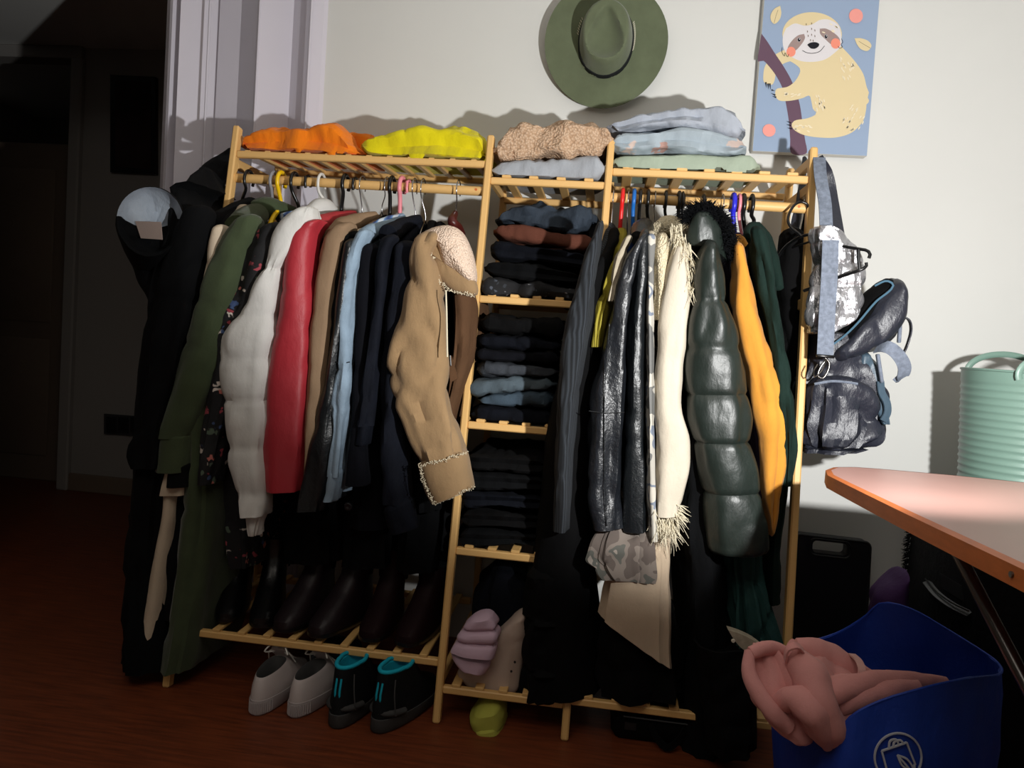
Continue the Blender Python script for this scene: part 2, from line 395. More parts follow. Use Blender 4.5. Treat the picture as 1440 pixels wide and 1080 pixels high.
def folded(mb, cols, Yf, Yb, zmin=None, K=40, N=32, layers=1, fold=.005, wr=.002, rnd=.022, nsc=9):
    """folded cloth: cols (x, ytop, ybot) of its front face at depth Yf, reaching back to Yb; loft along its width"""
    SEED[0] += 1; sd = SEED[0]*5.17; Q = []
    for x, y0, y1 in cols:
        T, B = W(x, y0, Yf), W(x, y1, Yf); c = (T+B)/2; Q.append([c[0], c[1], c[2], (T[2]-B[2])/2])
    Q = catmull(Q, K); rings = []; D = (Yb-Yf)/2
    for i in range(K):
        x, y, z, h = Q[i]; e = min(i, K-1-i)/(K-1)*K
        sq = min(1, (.35+.65*min(1, e/3.)**.6)); ring = []
        for k in range(N):
            th = 2*PI*k/N; cc, s_ = math.cos(th), math.sin(th); su = 2/4.6
            py = -np.sign(cc)*abs(cc)**su*D*(1-.1*(1-sq)); pz = np.sign(s_)*abs(s_)**su*h*sq
            lay = 0
            if layers > 1 and cc > .2:
                ph = (pz/h+1)/2*layers; lay = -.013*(1-abs(math.sin(PI*ph))**.35)
            n1 = noise.noise(Vector((x*nsc+sd, py*nsc, pz*nsc*1.6+sd))); n2 = noise.noise(Vector((x*34+sd, py*34, pz*34)))
            rg = 1-abs(noise.noise(Vector((x*16+pz*20+sd, py*16, pz*26+sd))))
            d = n1*fold*2+n2*wr*2+lay-.006*(max(0, rg-.75)/.25)**1.5
            q = np.array([x + noise.noise(Vector((sd, py*14, pz*20)))*.012*(1 if e < 4 else 0), y+D+py - cc*d, z+pz+s_*d])
            if zmin is not None: q[2] = max(q[2], zmin if q[1] > fy(zmin)-.01 else zmin-.012)
            ring.append(q)
        rings.append(ring)
    def cap(r, sg):
        c = sum(r)/len(r); return [[c+(p-c)*s_+np.array([sg*h*rnd, 0, 0]) for p in r] for s_, h in ((.85, .5), (.5, .85), (.05, 1))]
    mb.rings(cap(rings[0], -1)[::-1]+rings+cap(rings[-1], 1)); return mb
def lathe(mb, c, prof, n=48, ax=None):
    A = np.eye(3) if ax is None else np.array(ax, float); R = []
    for r, z in prof: R.append([np.array(c)+A[0]*r*math.cos(2*PI*k/n)+A[1]*r*math.sin(2*PI*k/n)+A[2]*z for k in range(n)])
    mb.rings(R); return mb
def ribbon(mb, P, w, t, side=None, K=None):
    P = [np.array(p, float) for p in P]
    if K: P = list(catmull(P, K))
    R = []
    for i, p in enumerate(P):
        d = P[min(i+1, len(P)-1)]-P[max(i-1, 0)]; d /= np.linalg.norm(d)+1e-9
        s_ = np.array(side if side is not None else (1, 0, 0), float); s_ = s_-d*(s_@d); s_ /= np.linalg.norm(s_)+1e-9; u = np.cross(d, s_)
        ww = w[i] if hasattr(w, '__len__') else w
        R.append([p+s_*ww/2+u*t/2, p-s_*ww/2+u*t/2, p-s_*ww/2-u*t/2, p+s_*ww/2-u*t/2])
    mb.rings(R); return mb
def PX(L, Y): return [W(x, y, Y) for x, y in L]
# ------------------------------------------------------------------ the room
def wallbox(name, x0, x1, y0, y1, z0, z1, mat, label):
    return struct(name, MB().box(((x0+x1)/2, (y0+y1)/2, (z0+z1)/2), (x1-x0, y1-y0, z1-z0)), mat, label)
wallbox('floor', -4.6, 2.1, -3.5, 3.0, -.06, 0, 'floor_wood', 'reddish brown wooden floor running into the dark hallway')
wallbox('wall_back', W(458, 0, 0)[0], 2.1, .0, .12, 0, 2.5, 'wall_paint', 'off white painted wall behind the clothes rack')
wallbox('wall_alcove', -1.56, W(458, 0, 0)[0], .09, .12, 0, 2.5, 'wall_paint', 'wall behind the folding door')
wallbox('wall_right', 2.0, 2.1, -3.5, 0, 0, 2.5, 'wall_paint', 'off white side wall of the room')
wallbox('wall_left', -4.6, -4.5, -3.5, -.5, 0, 2.5, 'wall_paint', 'off white side wall left of the doorway')
wallbox('wall_front', -4.6, 2.1, -3.5, -3.4, 0, 2.5, 'wall_paint', 'off white wall behind the viewer')
wallbox('ceiling', -4.6, 2.1, -3.5, 3.0, 2.5, 2.56, 'wall_paint', 'white ceiling over room and hallway')
wallbox('wall_light_block', -4.5, -1.56, 0, .12, 2.2, 2.5, 'wall_paint', 'unseen wall over the hallway opening, added to block light')  # out of view, added to keep the torch light off the hall ceiling
wallbox('wall_side_light_block', -4.5, -2.4, 0, .12, 0, 2.2, 'wall_paint', 'unseen wall left of the hallway opening, added to keep it dark')  # out-of-view piece, added to close the hallway off from the light
# hallway
jx = W(97, 400, 1.45)[0]
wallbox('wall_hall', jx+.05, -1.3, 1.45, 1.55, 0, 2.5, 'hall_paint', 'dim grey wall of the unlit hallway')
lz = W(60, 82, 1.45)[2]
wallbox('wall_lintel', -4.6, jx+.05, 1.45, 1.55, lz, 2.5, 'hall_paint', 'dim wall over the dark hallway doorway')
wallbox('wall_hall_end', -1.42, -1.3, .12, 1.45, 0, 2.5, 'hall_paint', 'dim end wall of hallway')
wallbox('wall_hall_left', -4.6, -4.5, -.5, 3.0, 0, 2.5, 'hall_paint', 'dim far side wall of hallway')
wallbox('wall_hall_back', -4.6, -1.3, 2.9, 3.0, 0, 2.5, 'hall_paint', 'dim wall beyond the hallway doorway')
struct('trim_1', MB().box((jx+.02, 1.44, lz/2), (.07, .05, lz), bev=.008), 'hall_paint', 'grey door jamb of the dark hallway doorway')
struct('trim_2', MB().box((jx-.9, 1.44, lz+.03), (1.9, .05, .07), bev=.008), 'hall_paint', 'grey head casing over the hallway doorway')
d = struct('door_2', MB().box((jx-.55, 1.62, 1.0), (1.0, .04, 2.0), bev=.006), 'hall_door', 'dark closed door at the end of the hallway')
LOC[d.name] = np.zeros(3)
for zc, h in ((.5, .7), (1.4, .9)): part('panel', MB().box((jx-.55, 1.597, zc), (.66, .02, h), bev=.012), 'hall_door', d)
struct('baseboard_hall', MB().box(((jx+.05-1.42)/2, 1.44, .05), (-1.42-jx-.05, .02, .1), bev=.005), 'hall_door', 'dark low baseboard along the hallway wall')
# accordion door and casing at the left of the rack
dx = thing('door_1', 'white glossy folding door with vertical panels beside the doorway', 'door', (-1.3, -.02, 0)); dx['kind'] = 'structure'; del dx['category']
prof = [(226, .02), (238, -.012), (243, -.018), (254, .035), (257, -.03), (297, .045), (299, .03), (331, .025), (369, -.045), (372, -.045), (404, .035), (440, -.02), (442, -.03), (455, -.012), (459, .0)]
XY = [(W(px, 0, -.02)[0], yy) for px, yy in prof]
lean = 0
groups = [(0, 3, 'casing'), (3, 5, 'panel'), (5, 7, 'panel'), (7, 8, 'panel'), (9, 10, 'panel'), (10, 11, 'panel'), (8, 9, 'hinge'), (11, 14, 'casing')]
for a, b, nm in groups:
    pts = XY[a:b+1]; P = [np.array([x, y, 0.]) for x, y in pts] + [np.array([x, max(.06, y+.03), 0.]) for x, y in pts[::-1]]
    part(nm, MB().prism(P, (0, 0, 2.5)), 'white_gloss', dx, smooth=False)
for px in (298, 371, 443): 
    x = W(px, 0, -.02)[0]; part('bead', MB().tube([(x, -.045 if px > 300 else -.03, 0), (x, -.045 if px > 300 else -.03, 2.5)], .004, 8), 'white_gloss', dx)
# hallway fittings
pf = thing('picture_frame', 'dark framed picture hanging in the dim hallway', 'picture', W(186, 245, 1.42))
P = PX([(155, 105), (218, 108), (218, 245), (155, 242)], 1.42); part('frame', MB().prism(P, (0, .03, 0)), 'dark_plastic', pf, False)
P = PX([(162, 113), (212, 115), (212, 238), (162, 235)], 1.417); part('print', MB().prism(P, (0, .003, 0)), 'picture_dark', pf, False)
sw = thing('switch_plate', 'dark three gang switch plate low on hallway wall', 'switch', W(173, 610, 1.44))
P = PX([(146, 582), (200, 586), (200, 614), (146, 610)], 1.435); swp = part('plate', MB().prism(P, (0, .015, 0)), 'switch_plate', sw, False)
for k in range(3):
    x = 149+k*17; part('switch', MB().prism(PX([(x, 586), (x+14, 587), (x+14, 609), (x, 608)], 1.428), (0, .008, 0)), 'dark_plastic', swp, False)

# ------------------------------------------------------------------ clothes rack
HT = 1.62; X1, X2, X3, X4 = -1.149, -.374, -.029, .523
def fy(z): return -.576+.246*z/HT
rack = thing('clothes_rack', 'three bay bamboo clothes rack with slatted shelves against the wall', 'clothes rack', (-.3, -.3, 0))
BY = -.05
for x in (X1, X2, X3, X4):
    part('front_post', MB().bar((x, fy(0), 0), (x, fy(HT), HT), .02, .03, .004, (0, 1, 0)), 'bamboo', rack, False)
    part('back_post', MB().bar((x+.005, BY, 0), (x+.005, BY, HT+.01), .02, .03, .004, (0, 1, 0)), 'bamboo', rack, False)
    for z in (.11, .8, 1.19, 1.51, 1.585):
        part('side_rail', MB().bar((x, fy(z)+.014, z), (x, BY-.014, z), .016, .03, .003), 'bamboo', rack, False)
def rail(xa, xb, y, z, h=.02, t=.02): part('shelf_rail', MB().bar((xa+.01, y, z), (xb-.01, y, z), t, h, .003), 'bamboo', rack, False)
def shelf(xa, xb, z, n, sw, zr=None, up=.014):
    y0 = fy(z); rail(xa, xb, y0, z); rail(xa+.0, xb-.0, BY-.01, zr or z)
    for k in range(n):
        x = xa + (xb-xa)*(k+.7)/(n+.4)
        part('slat', MB().bar((x, y0-.008, z+up), (x, BY-.002, (zr or z)+up), sw, .009, .002), 'bamboo', rack, False)
shelf(X1, X2, 1.5365, 12, .018, 1.548, .008)
shelf(X2, X3, 1.4895, 4, .026, 1.4895)
shelf(X3, X4, 1.531, 7, .03, 1.54)
for z in (1.148, .795, .4526, .0878): shelf(X2, X3, z, 5, .024)
shelf(X1, X2, .155, 10, .022); shelf(X3, X4, .1, 7, .026)
for xa, xb in ((X1, X2), (X3, X4)):
    z = 1.462 if xa == X1 else 1.456
    part('hanging_rod', MB().tube([(xa+.008, -.345, z+.004), (xb-.006, -.345, z-.002)], .0135, 16), 'bamboo', rack)
    for x in (xa+.04, xb-.03): part('screw', MB().tube([(x, -.359, z), (x, -.3575, z)], .004, 8), 'orange_wood', rack)

# ------------------------------------------------------------------ art, hat
cv = thing('canvas_picture', 'canvas print of a smiling sloth clinging to a branch', 'picture', W(1138, 218, -.02))
c0, c1, c2, c3 = (1058.5, 212), (1219, 219), (1240, -42), (1079, -49)
CY = -.042
part('canvas', MB().prism(PX([c0, c1, c2, c3], CY), (0, .034, 0)), 'art_blue', cv, False)
rimv = PX([c0, c1, c2, c3], CY)
mb = MB()
for a, b in ((0, 1), (1, 2), (2, 3), (3, 0)): mb.bar(rimv[a]+np.array([0, .017, 0]), rimv[b]+np.array([0, .017, 0]), .032, .0016, .0, (0, 0, 1) if a % 2 == 0 else (1, 0, 0))
part('canvas_edge', mb, 'canvas_edge', cv, False)
def AP(L): return [(1000+x/3.2727, y/3.2727) for x, y in L]
def smooth(L, K=48, closed=True):
    P = np.array(L, float)
    if closed: P = np.vstack([P, P[:1]])
    u = catmull(P, K); return [tuple(p) for p in (u[:-1] if closed else u)]
lay = [0]
def art(name, L, mat, sm=True, raw=False, K=60):
    lay[0] += 1; y = CY-.00008*lay[0]-.0004; Q = AP(L) if not raw else L
    if sm: Q = smooth(Q, K)
    part(name, MB().add(PX(Q, y), [tuple(range(len(Q)))]), mat, cv, False)
def oval(cx, cy_, rx, ry, rot=0, n=24):
    c, s_ = math.cos(rot), math.sin(rot)
    return [(cx+rx*math.cos(t)*c-ry*math.sin(t)*s_, cy_+rx*math.cos(t)*s_+ry*math.sin(t)*c) for t in np.linspace(0, 2*PI, n, endpoint=False)]
art('painted_arm', [(345, 225), (290, 255), (250, 300), (240, 350), (245, 380), (280, 390), (292, 370), (300, 330), (330, 295), (390, 270), (400, 240)], 'art_cream')
art('painted_branch', [(232, 155), (258, 190), (290, 240), (330, 300), (365, 360), (390, 420), (408, 480), (420, 560), (432, 640), (438, 706), (370, 706), (364, 640), (358, 560), (345, 480), (330, 410), (300, 350), (262, 300), (238, 278), (216, 285), (222, 215)], 'art_purple', K=90)
art('painted_body', [(330, 275), (360, 280), (405, 310), (410, 330), (385, 375), (350, 400), (300, 410), (296, 440), (312, 462), (360, 464), (420, 452), (452, 440), (462, 470), (470, 505), (484, 515), (480, 528), (440, 545), (385, 555), (370, 575), (385, 600), (430, 622), (500, 633), (580, 632), (650, 608), (700, 555), (714, 500), (716, 478), (728, 468), (720, 445), (727, 430), (716, 400), (700, 340), (660, 280), (600, 215), (560, 180), (420, 180), (340, 220)], 'art_cream', K=140)
art('painted_head', oval(465, 158, 137, 102, .03, 40), 'art_cream')
art('painted_face', [(345, 130), (385, 108), (430, 118), (465, 112), (500, 92), (540, 90), (585, 115), (598, 160), (598, 210), (560, 250), (520, 275), (465, 285), (410, 280), (365, 258), (335, 225), (330, 170)], 'art_white', K=80)
art('painted_patch', [(428, 156), (432, 175), (415, 205), (385, 235), (360, 238), (352, 222), (370, 190), (400, 163)], 'art_taupe')
art('painted_patch', [(500, 132), (530, 132), (570, 155), (592, 180), (588, 205), (555, 205), (525, 180), (502, 155)], 'art_taupe')
for x, y in ((405, 183), (529, 168)):
    art('painted_eye', oval(x, y, 8, 10), 'art_white', K=24); art('painted_eye', oval(x, y, 7, 9), 'art_dark', K=24); art('painted_eye', oval(x+2, y-3, 2.4, 2.6), 'art_white', K=16)
art('painted_nose', [(442, 206), (455, 197), (480, 194), (497, 202), (494, 214), (478, 224), (458, 222)], 'art_dark')
def stroke(name, L, wd, mat):
    Q = smooth(AP(L), 24, False) if len(L) > 2 else AP(L); lay[0] += 1
    P = PX(Q, CY-.00008*lay[0]-.0004); part(name, ribbon(MB(), P, wd, .00005, side=(0, 0, 1) if abs(P[0][0]-P[-1][0]) > abs(P[0][2]-P[-1][2]) else (1, 0, 0)), mat, cv, False)
stroke('painted_mouth', [(420, 232), (440, 242), (470, 245), (500, 236), (522, 211)], .0016, 'art_dark')
art('painted_cheek', oval(368, 238, 21, 23), 'art_coral', K=24); art('painted_cheek', oval(573, 200, 22, 24), 'art_coral', K=24)
stroke('painted_ear', [(327, 218), (326, 240), (338, 258), (340, 243), (352, 262), (358, 248)], .0014, 'art_dark')
stroke('painted_ear', [(600, 178), (606, 195), (598, 204), (604, 216), (592, 222), (584, 212)], .0014, 'art_dark')
for L in ([(252, 378), (254, 405)], [(262, 384), (264, 412)], [(270, 384), (274, 414), ], [(278, 414), (294, 418)], [(296, 438), (274, 428)], [(300, 448), (280, 442)], [(368, 566), (345, 556)], [(368, 578), (344, 572)], [(372, 592), (348, 588)]):
    (x0, y0), (x1, y1) = L; n = np.array([-(y1-y0), x1-x0], float); n /= np.linalg.norm(n); 
    art('painted_claw', [tuple(np.array(L[0])+n*4), tuple(np.array(L[0])-n*4), L[1]], 'art_dark', sm=False)
art('painted_leaf', [(318, 26), (323, 60), (315, 90), (292, 110), (276, 95), (274, 70), (290, 42)], 'art_cream')
art('painted_leaf', [(660, 176), (690, 176), (725, 190), (738, 212), (720, 234), (690, 226), (672, 205)], 'art_cream')
stroke('painted_vein', [(308, 45), (298, 75), (290, 106)], .001, 'art_line'); stroke('painted_vein', [(680, 190), (706, 206), (734, 222)], .001, 'art_line')
art('painted_dot', oval(667, 73, 32, 33, 0, 14), 'art_pink'); art('painted_dot', oval(267, 600, 30, 29, .3, 12), 'art_pink')
random.seed(5); lay[0] += 1; mb = MB()
def tick(x, y, a, l=9, w=3):
    Q = AP(oval(x, y, l, w, a, 8)); mb.add(PX(Q, CY-.00008*lay[0]-.0004), [tuple(range(len(Q)))])
for cx_, cy_, rx, ry, n, a in ((620, 310, 38, 55, 18, 1.2), (495, 480, 28, 40, 16, 1.3), (655, 545, 48, 60, 22, -.9), (425, 590, 48, 18, 12, .2), (370, 430, 48, 14, 9, -.1), (540, 130, 40, 25, 6, .6)):
    for _ in range(n):
        t, r = random.random()*2*PI, random.random()**.5; tick(cx_+rx*r*math.cos(t), cy_+ry*r*math.sin(t), a+random.uniform(-.3, .3))
part('fur_marks', mb, 'art_tick', cv, False)
lay[0] += 1; mb = MB()
for x, y in ((438, 112), (463, 108), (444, 145), (463, 133), (478, 140), (447, 165), (463, 160), (478, 166), (458, 185), (470, 187)): tick(x, y, 1.5, 5, 1.8)
part('brow_marks', mb, 'art_line', cv, False)

hat = thing('felt_hat', 'wide brimmed green felt hat hung on the wall', 'hat', W(853, 140, -.01))
hc = W(852, 62, -.03); HR = .197
def hatz(r, th):
    # height off the wall
    cr = .098*(1+.12*math.cos(2*(th-PI/2)))       # crown base radius, taller along z
    if r >= cr:
        u = (r-cr)/(HR-cr); return .012 + .018*math.sin(u*PI)*0 + .02*u**2*math.cos(2*th+.5)*.6 + .006*(1-u)
    u = 1-r/cr; wall = min(1, u/.26); h = .018+.1*(1-(1-wall)**2.2)
    # teardrop dent
    x, z = r*math.cos(th), r*math.sin(th)+.012
    wd = .043*(1-.45*max(-1, min(1, (z+.0)/.07)))
    e = math.sqrt((x/wd)**2+((z-.004)/.062)**2)
    if e < 1.25: h -= .034*(1-min(1, e/1.25)**3)
    return h
rings = []
rs = [HR*(1-i/14*.5) for i in range(14)] + [HR*.5*(1-i/26) for i in range(26)] + [.001]
for r in rs: rings.append([hc+np.array([r*.99*math.cos(t), -hatz(r, t), r*1.03*math.sin(t)]) for t in np.linspace(0, 2*PI, 72, endpoint=False)])
back = [[p+np.array([0, .004, 0]) for p in r] for r in rings[:14]]
mb = MB(); mb.rings(back[::-1]+rings, cap0=False); ho = part('hat_body', mb, 'hat_felt', hat)
def bandring(r_, dz): return [hc+np.array([r_*(1+.12*math.cos(2*(t-PI/2)))*math.cos(t), -dz, r_*1.03*(1+.12*math.cos(2*(t-PI/2)))*math.sin(t)]) for t in np.linspace(0, 2*PI, 72, endpoint=False)]
hb = part('hat_band', MB().rings([bandring(.099, .012), bandring(.1005, .02), bandring(.0975, .038), bandring(.09, .04)], False, False), 'hat_band', hat)
mb = MB()
for t in list(np.linspace(-.35, .55, 16)) + list(np.linspace(2.5, 3.0, 7)):
    k = .1005*(1+.12*math.cos(2*(t-PI/2))); p = hc+np.array([k*math.cos(t), -.036, k*1.03*math.sin(t)]); q = p+np.array([.004*math.cos(t), -.003, .006])
    mb.tube([p, q], .0011, 5)
part('stitching', mb, 'thread_white', hb)

# ------------------------------------------------------------------ folded clothes
def fold_item(name, label, cat, mat, cols, Yf, Yb, group=None, **kw):
    if 'zmin' not in kw and ZM is not None: kw['zmin'] = ZM
    xs = [c[0] for c in cols]; m = cols[len(cols)//2]; t = thing(name, label, cat, W(m[0], m[2], (Yf+Yb)/2), group)
    part('folded_cloth', folded(MB(), cols, Yf, Yb, **kw), mat, t); return t
ZM = 1.5365+.02
g = 'folded clothes on top of the rack'
o = fold_item('folded_sweater', 'bright orange folded sweatshirt on the top left shelf', 'sweater', 'orange_fleece', [(336, 194, 205), (350, 181, 217), (395, 171, 220), (440, 167, 225), (470, 173, 229), (487, 186, 228)], -.35, -.1, g, fold=.011, nsc=13, layers=2, K=60)
part('sleeve', folded(MB(), [(472, 182, 220), (500, 181, 226), (526, 188, 228)], -.24, -.08, 1.5565, fold=.009, nsc=16, K=30), 'orange_fleece', o)
part('cuff', folded(MB(), [(478, 217, 226), (492, 214, 226), (518, 218, 228)], -.32, -.24, 1.5565, fold=.006, nsc=16, K=24), 'orange_fleece', o)
o = fold_item('folded_sweater', 'bright yellow folded sweatshirt beside the orange one', 'sweater', 'yellow_fleece', [(510, 198, 208), (522, 190, 222), (560, 180, 229), (610, 172, 232), (650, 175, 234), (672, 183, 235), (679, 196, 233)], -.345, -.1, g, fold=.011, nsc=13, layers=2, K=60)
part('sleeve', folded(MB(), [(664, 190, 226), (684, 196, 230)], -.2, -.1, 1.5565, fold=.009, K=20), 'yellow_fleece', o)
ZM = None
o = fold_item('folded_sweater', 'fluffy beige teddy fleece folded over pale grey cloth', 'sweater', 'teddy_beige', [(704, 190, 214), (716, 176, 221), (745, 170, 222), (800, 167, 216), (835, 169, 213), (858, 184, 208)], -.36, -.1, g, fold=.012, nsc=16, K=60, wr=.004)
part('sleeve', folded(MB(), [(699, 196, 222), (712, 190, 224), (722, 188, 224)], -.365, -.25, fold=.006, K=24, wr=.003), 'teddy_beige', o)
ZM = 1.4895+.02
fold_item('folded_shirt', 'pale grey folded top under the beige fleece', 'top', 'grey_cotton', [(692, 230, 246), (704, 223, 253), (750, 221, 256), (800, 217, 257), (838, 217, 256), (850, 223, 250)], -.355, -.1, g, fold=.007, nsc=14, layers=1, wr=.003)
ZM = None
fold_item('folded_shirt', 'pale blue grey rumpled top, uppermost of the right pile', 'top', 'pale_blue_cotton', [(858, 165, 180), (872, 161, 188), (910, 154, 180), (960, 148, 176), (1005, 143, 184), (1032, 152, 192), (1044, 162, 196)], -.34, -.1, g, fold=.012, nsc=14, layers=2, wr=.003, K=60)
fold_item('folded_shirt', 'blue grey floral print top in middle of the right pile', 'top', 'floral_blue', [(862, 188, 212), (880, 184, 214), (920, 176, 213), (960, 174, 216), (1000, 180, 221), (1030, 188, 220), (1045, 194, 214)], -.35, -.1, g, fold=.009, nsc=14, layers=2, wr=.002, K=60)
ZM = 1.5355+.02
fold_item('folded_sweater', 'sage green folded sweatshirt at bottom of the right pile', 'sweater', 'sage_cotton', [(864, 214, 240), (900, 213, 244), (960, 213, 246), (1020, 214, 247), (1060, 213, 248), (1068, 219, 242)], -.35, -.09, g, fold=.006, nsc=9, wr=.001, K=60)
ZM = None
g = 'folded clothes on the upper ladder shelf'
fold_item('folded_jeans', 'dark faded denim jeans, top of the ladder pile', 'jeans', 'dark_denim', [(699, 300, 312), (712, 290, 314), (750, 284, 320), (800, 286, 328), (832, 290, 326)], -.4, -.09, g, fold=.014, nsc=16, layers=3, wr=.004, K=60)
fold_item('folded_sweater', 'rust brown folded sweater under dark jeans', 'sweater', 'rust_fleece', [(697, 312, 334), (720, 312, 338), (770, 320, 346), (832, 328, 354)], -.4, -.09, g, fold=.008)
fold_item('folded_sweater', 'navy folded sweater directly under the rust sweater', 'sweater', 'navy', [(692, 336, 364), (750, 340, 370), (825, 352, 380)], -.405, -.09, g, fold=.01, layers=2)
fold_item('folded_sweater', 'black navy folded sweater above the sequined top', 'sweater', 'black_wool', [(684, 362, 390), (740, 368, 396), (815, 378, 404)], -.41, -.09, g, fold=.01, layers=2)
fold_item('folded_shirt', 'black sequined top at bottom of upper ladder shelf', 'top', 'sequin', [(677, 388, 415), (720, 390, 419), (780, 398, 423), (814, 402, 425)], -.405, -.09, g, fold=.014, nsc=16, wr=.004)
g = 'folded clothes on the middle ladder shelf'
for cols, m, lb in (([(675, 440, 468), (790, 448, 478)], 'black_cloth', 'black folded trousers, top of middle ladder shelf'), ([(671, 467, 488), (786, 477, 496)], 'navy', 'navy folded trousers under the black trousers'),
                    ([(668, 487, 508), (782, 495, 515)], 'navy_wool', 'dark navy folded trousers above the charcoal pair'), ([(670, 507, 530), (720, 509, 531), (779, 514, 533)], 'charcoal', 'charcoal grey folded trousers in the middle pile'),
                    ([(661, 532, 562), (690, 531, 556), (778, 529, 552)], 'slate', 'lighter slate grey folded trousers in the middle pile'), ([(676, 555, 572), (710, 551, 574), (775, 549, 576)], 'slate_blue', 'slate blue folded jeans under slate grey trousers'),
                    ([(659, 570, 594), (772, 576, 601)], 'navy', 'navy folded jeans at bottom of middle ladder shelf')):
    fold_item('folded_trousers', lb, 'trousers', m, cols, -.455, -.1, g, layers=1, fold=.006, nsc=12)
g = 'black folded clothes on the lower ladder shelf'
for k, (m, lb) in enumerate((('black_cloth', 'black folded cloth, top of the lower ladder shelf'), ('black_wool', 'black folded wool second from top, lower ladder shelf'), ('navy', 'black navy folded cloth mid pile, lower ladder shelf'), ('black_cloth', 'black folded cloth second from bottom, lower ladder shelf'), ('black_wool', 'black folded cloth at bottom of the lower ladder shelf'))):
    y = 636+k*27; fold_item('folded_cloth_stack', lb, 'clothes', m, [(656-k*3, y, y+27), (700, y+2, y+30), (765, y+6, y+34)], -.5, -.1, g, layers=2, fold=.009)
# ------------------------------------------------------------------ hanging garments
def G(name, label, cat, x, y, Y=-.33, group=None): return thing(name, label, cat, W(x, y, Y), group)
def L(t, pn, mat, rows, label=None, **kw):
    mb = MB(); loft(mb, rows, **kw); return part(pn, mb, mat, t, label=label)
def body(t, mat, neck, rows, dep=.185, pn='body', **kw):
    nx, ny = neck; r0 = rows[0]; cx_ = (r0[1]+r0[2])/2
    R = [(ny, nx-8, nx+8, -.38, .045), (ny+10, nx-9, nx+8, -.39, .08), ((ny+r0[0])/2+6, (nx+cx_)/2-9, (nx+cx_)/2+9, -.45, .14)]
    R += [(r[0], r[1], r[2], r[3] if len(r) > 3 else -.5, r[4] if len(r) > 4 else dep) for r in rows]
    kw.setdefault('sup', 2.6); kw.setdefault('fold', .006); kw.setdefault('K', 52); kw.setdefault('N', 40)
    mb = MB(); loft(mb, R, yc=kw.pop('yc', -.33), **kw); return part(pn, mb, mat, t)
def TU(t, pn, mat, pts, label=None, K=20, n=16, flat=1., lump=.003, ref=(0, 1, 0), ff=30):
    """soft tube: pts (x,y,Y,r)"""
    P = [list(W(x, y, Y))+[r] for x, y, Y, r in pts]; Q = catmull(P, K); mb = MB()
    Q0 = [list(Q[0][:3]-(Q[1][:3]-Q[0][:3])*.3)+[Q[0][3]*.4]]; Q1 = [list(Q[-1][:3]+(Q[-1][:3]-Q[-2][:3])*.3)+[Q[-1][3]*.4]]
    Q = np.vstack([Q0, Q, Q1]); mb.tube([q[:3] for q in Q], [q[3] for q in Q], n, flat=flat, ref=ref)
    SEED[0] += 1; s_ = SEED[0]*3.3
    mb.v = [tuple(np.array(v)+np.array(noise.noise_vector(Vector((v[0]*ff+s_, v[1]*ff, v[2]*ff*.6))))*lump) for v in mb.v]
    return part(pn, mb, mat, t, label=label)

SY = -.56
# 1 hooded parka at the far left
t = G('hooded_parka', 'long black hooded parka at the far left of rack', 'coat', 230, 925)
body(t, 'parka', (300, 246), [(275, 270, 296, -.4, .12), (310, 258, 300), (420, 226, 290), (560, 206, 285), (700, 200, 262), (820, 190, 255), (925, 184, 262)], fold=.012, yc=-.42, dep=.2)
L(t, 'sleeve', 'parka', [(300, 262, 300), (350, 240, 290), (430, 220, 275), (520, 208, 258), (600, 199, 245), (640, 189, 240), (656, 193, 236)], Y=-.6, dep=.05, fold=.01, fg=5)
TU(t, 'collar', 'parka', [(326, 214, -.1, .016), (306, 240, -.16, .04), (286, 264, -.26, .045), (276, 282, -.36, .045), (266, 306, -.46, .045)])
# hood: bowl opening towards the room, rim and lining
def hoodring(cx_, cy_, rx, ry, Y, n=40, sk=0):
    out = []
    for k in range(n):
        a = 2*PI*k/n; x, y = cx_+rx*math.cos(a)*(1-.13*max(0, -math.sin(a))*0+(-.12 if math.sin(a) > 0 else 0)*math.sin(a)), cy_-ry*math.sin(a)*-1
        out.append(W(x, y, Y - .03 + .035*math.cos(a)))
    return out
outer = [hoodring(211, 312, 48, 49, -.64), hoodring(212, 316, 50, 54, -.61), hoodring(214, 326, 47, 60, -.56), hoodring(220, 345, 40, 62, -.5), hoodring(226, 360, 24, 44, -.46)]
mb = MB(); mb.rings(outer, False, True)
part('hood', mb, 'parka', t)
inner = [hoodring(211, 312, 48, 49, -.64), hoodring(211, 311, 45.5, 46, -.635), hoodring(212, 312, 44, 44, -.625), hoodring(213, 316, 38, 37, -.608), hoodring(214, 320, 24, 22, -.598), hoodring(214, 322, 4, 4, -.595)]
SEED[0] += 1; mb = MB(); V = [p for r in inner for p in r]; n = 40; V = [p+np.array([0, 1, .4])*noise.noise(Vector((p[0]*90, 3, p[2]*8)))*.012*(1 if i > 80 else .3) for i, p in enumerate(V)]
Fu, Fl = [], []
for i in range(5):
    for k in range(n):
        j = (k+1) % n; q = (i*n+k, i*n+n+k, i*n+n+j, i*n+j); (Fu if (k+.5) > n/2+1 and (k+.5) < n-1 else Fl).append(q)
hl = part('hood_lining', MB().add(V, Fu), 'hood_lining', t, label='grey hood lining'); part('hood_inside', MB().add(V, Fl), 'parka', t)
part('hood_label', MB().prism(PX([(190, 311), (226, 312), (228, 337), (198, 335)], -.668), (0, .003, 0)), 'label_grey', hl, False, label='grey cloth label in the hood')
TU(t, 'hood_neck', 'parka', [(214, 356, -.54, .062), (220, 385, -.56, .05), (226, 415, -.58, .035), (240, 435, -.6, .04)], lump=.006)
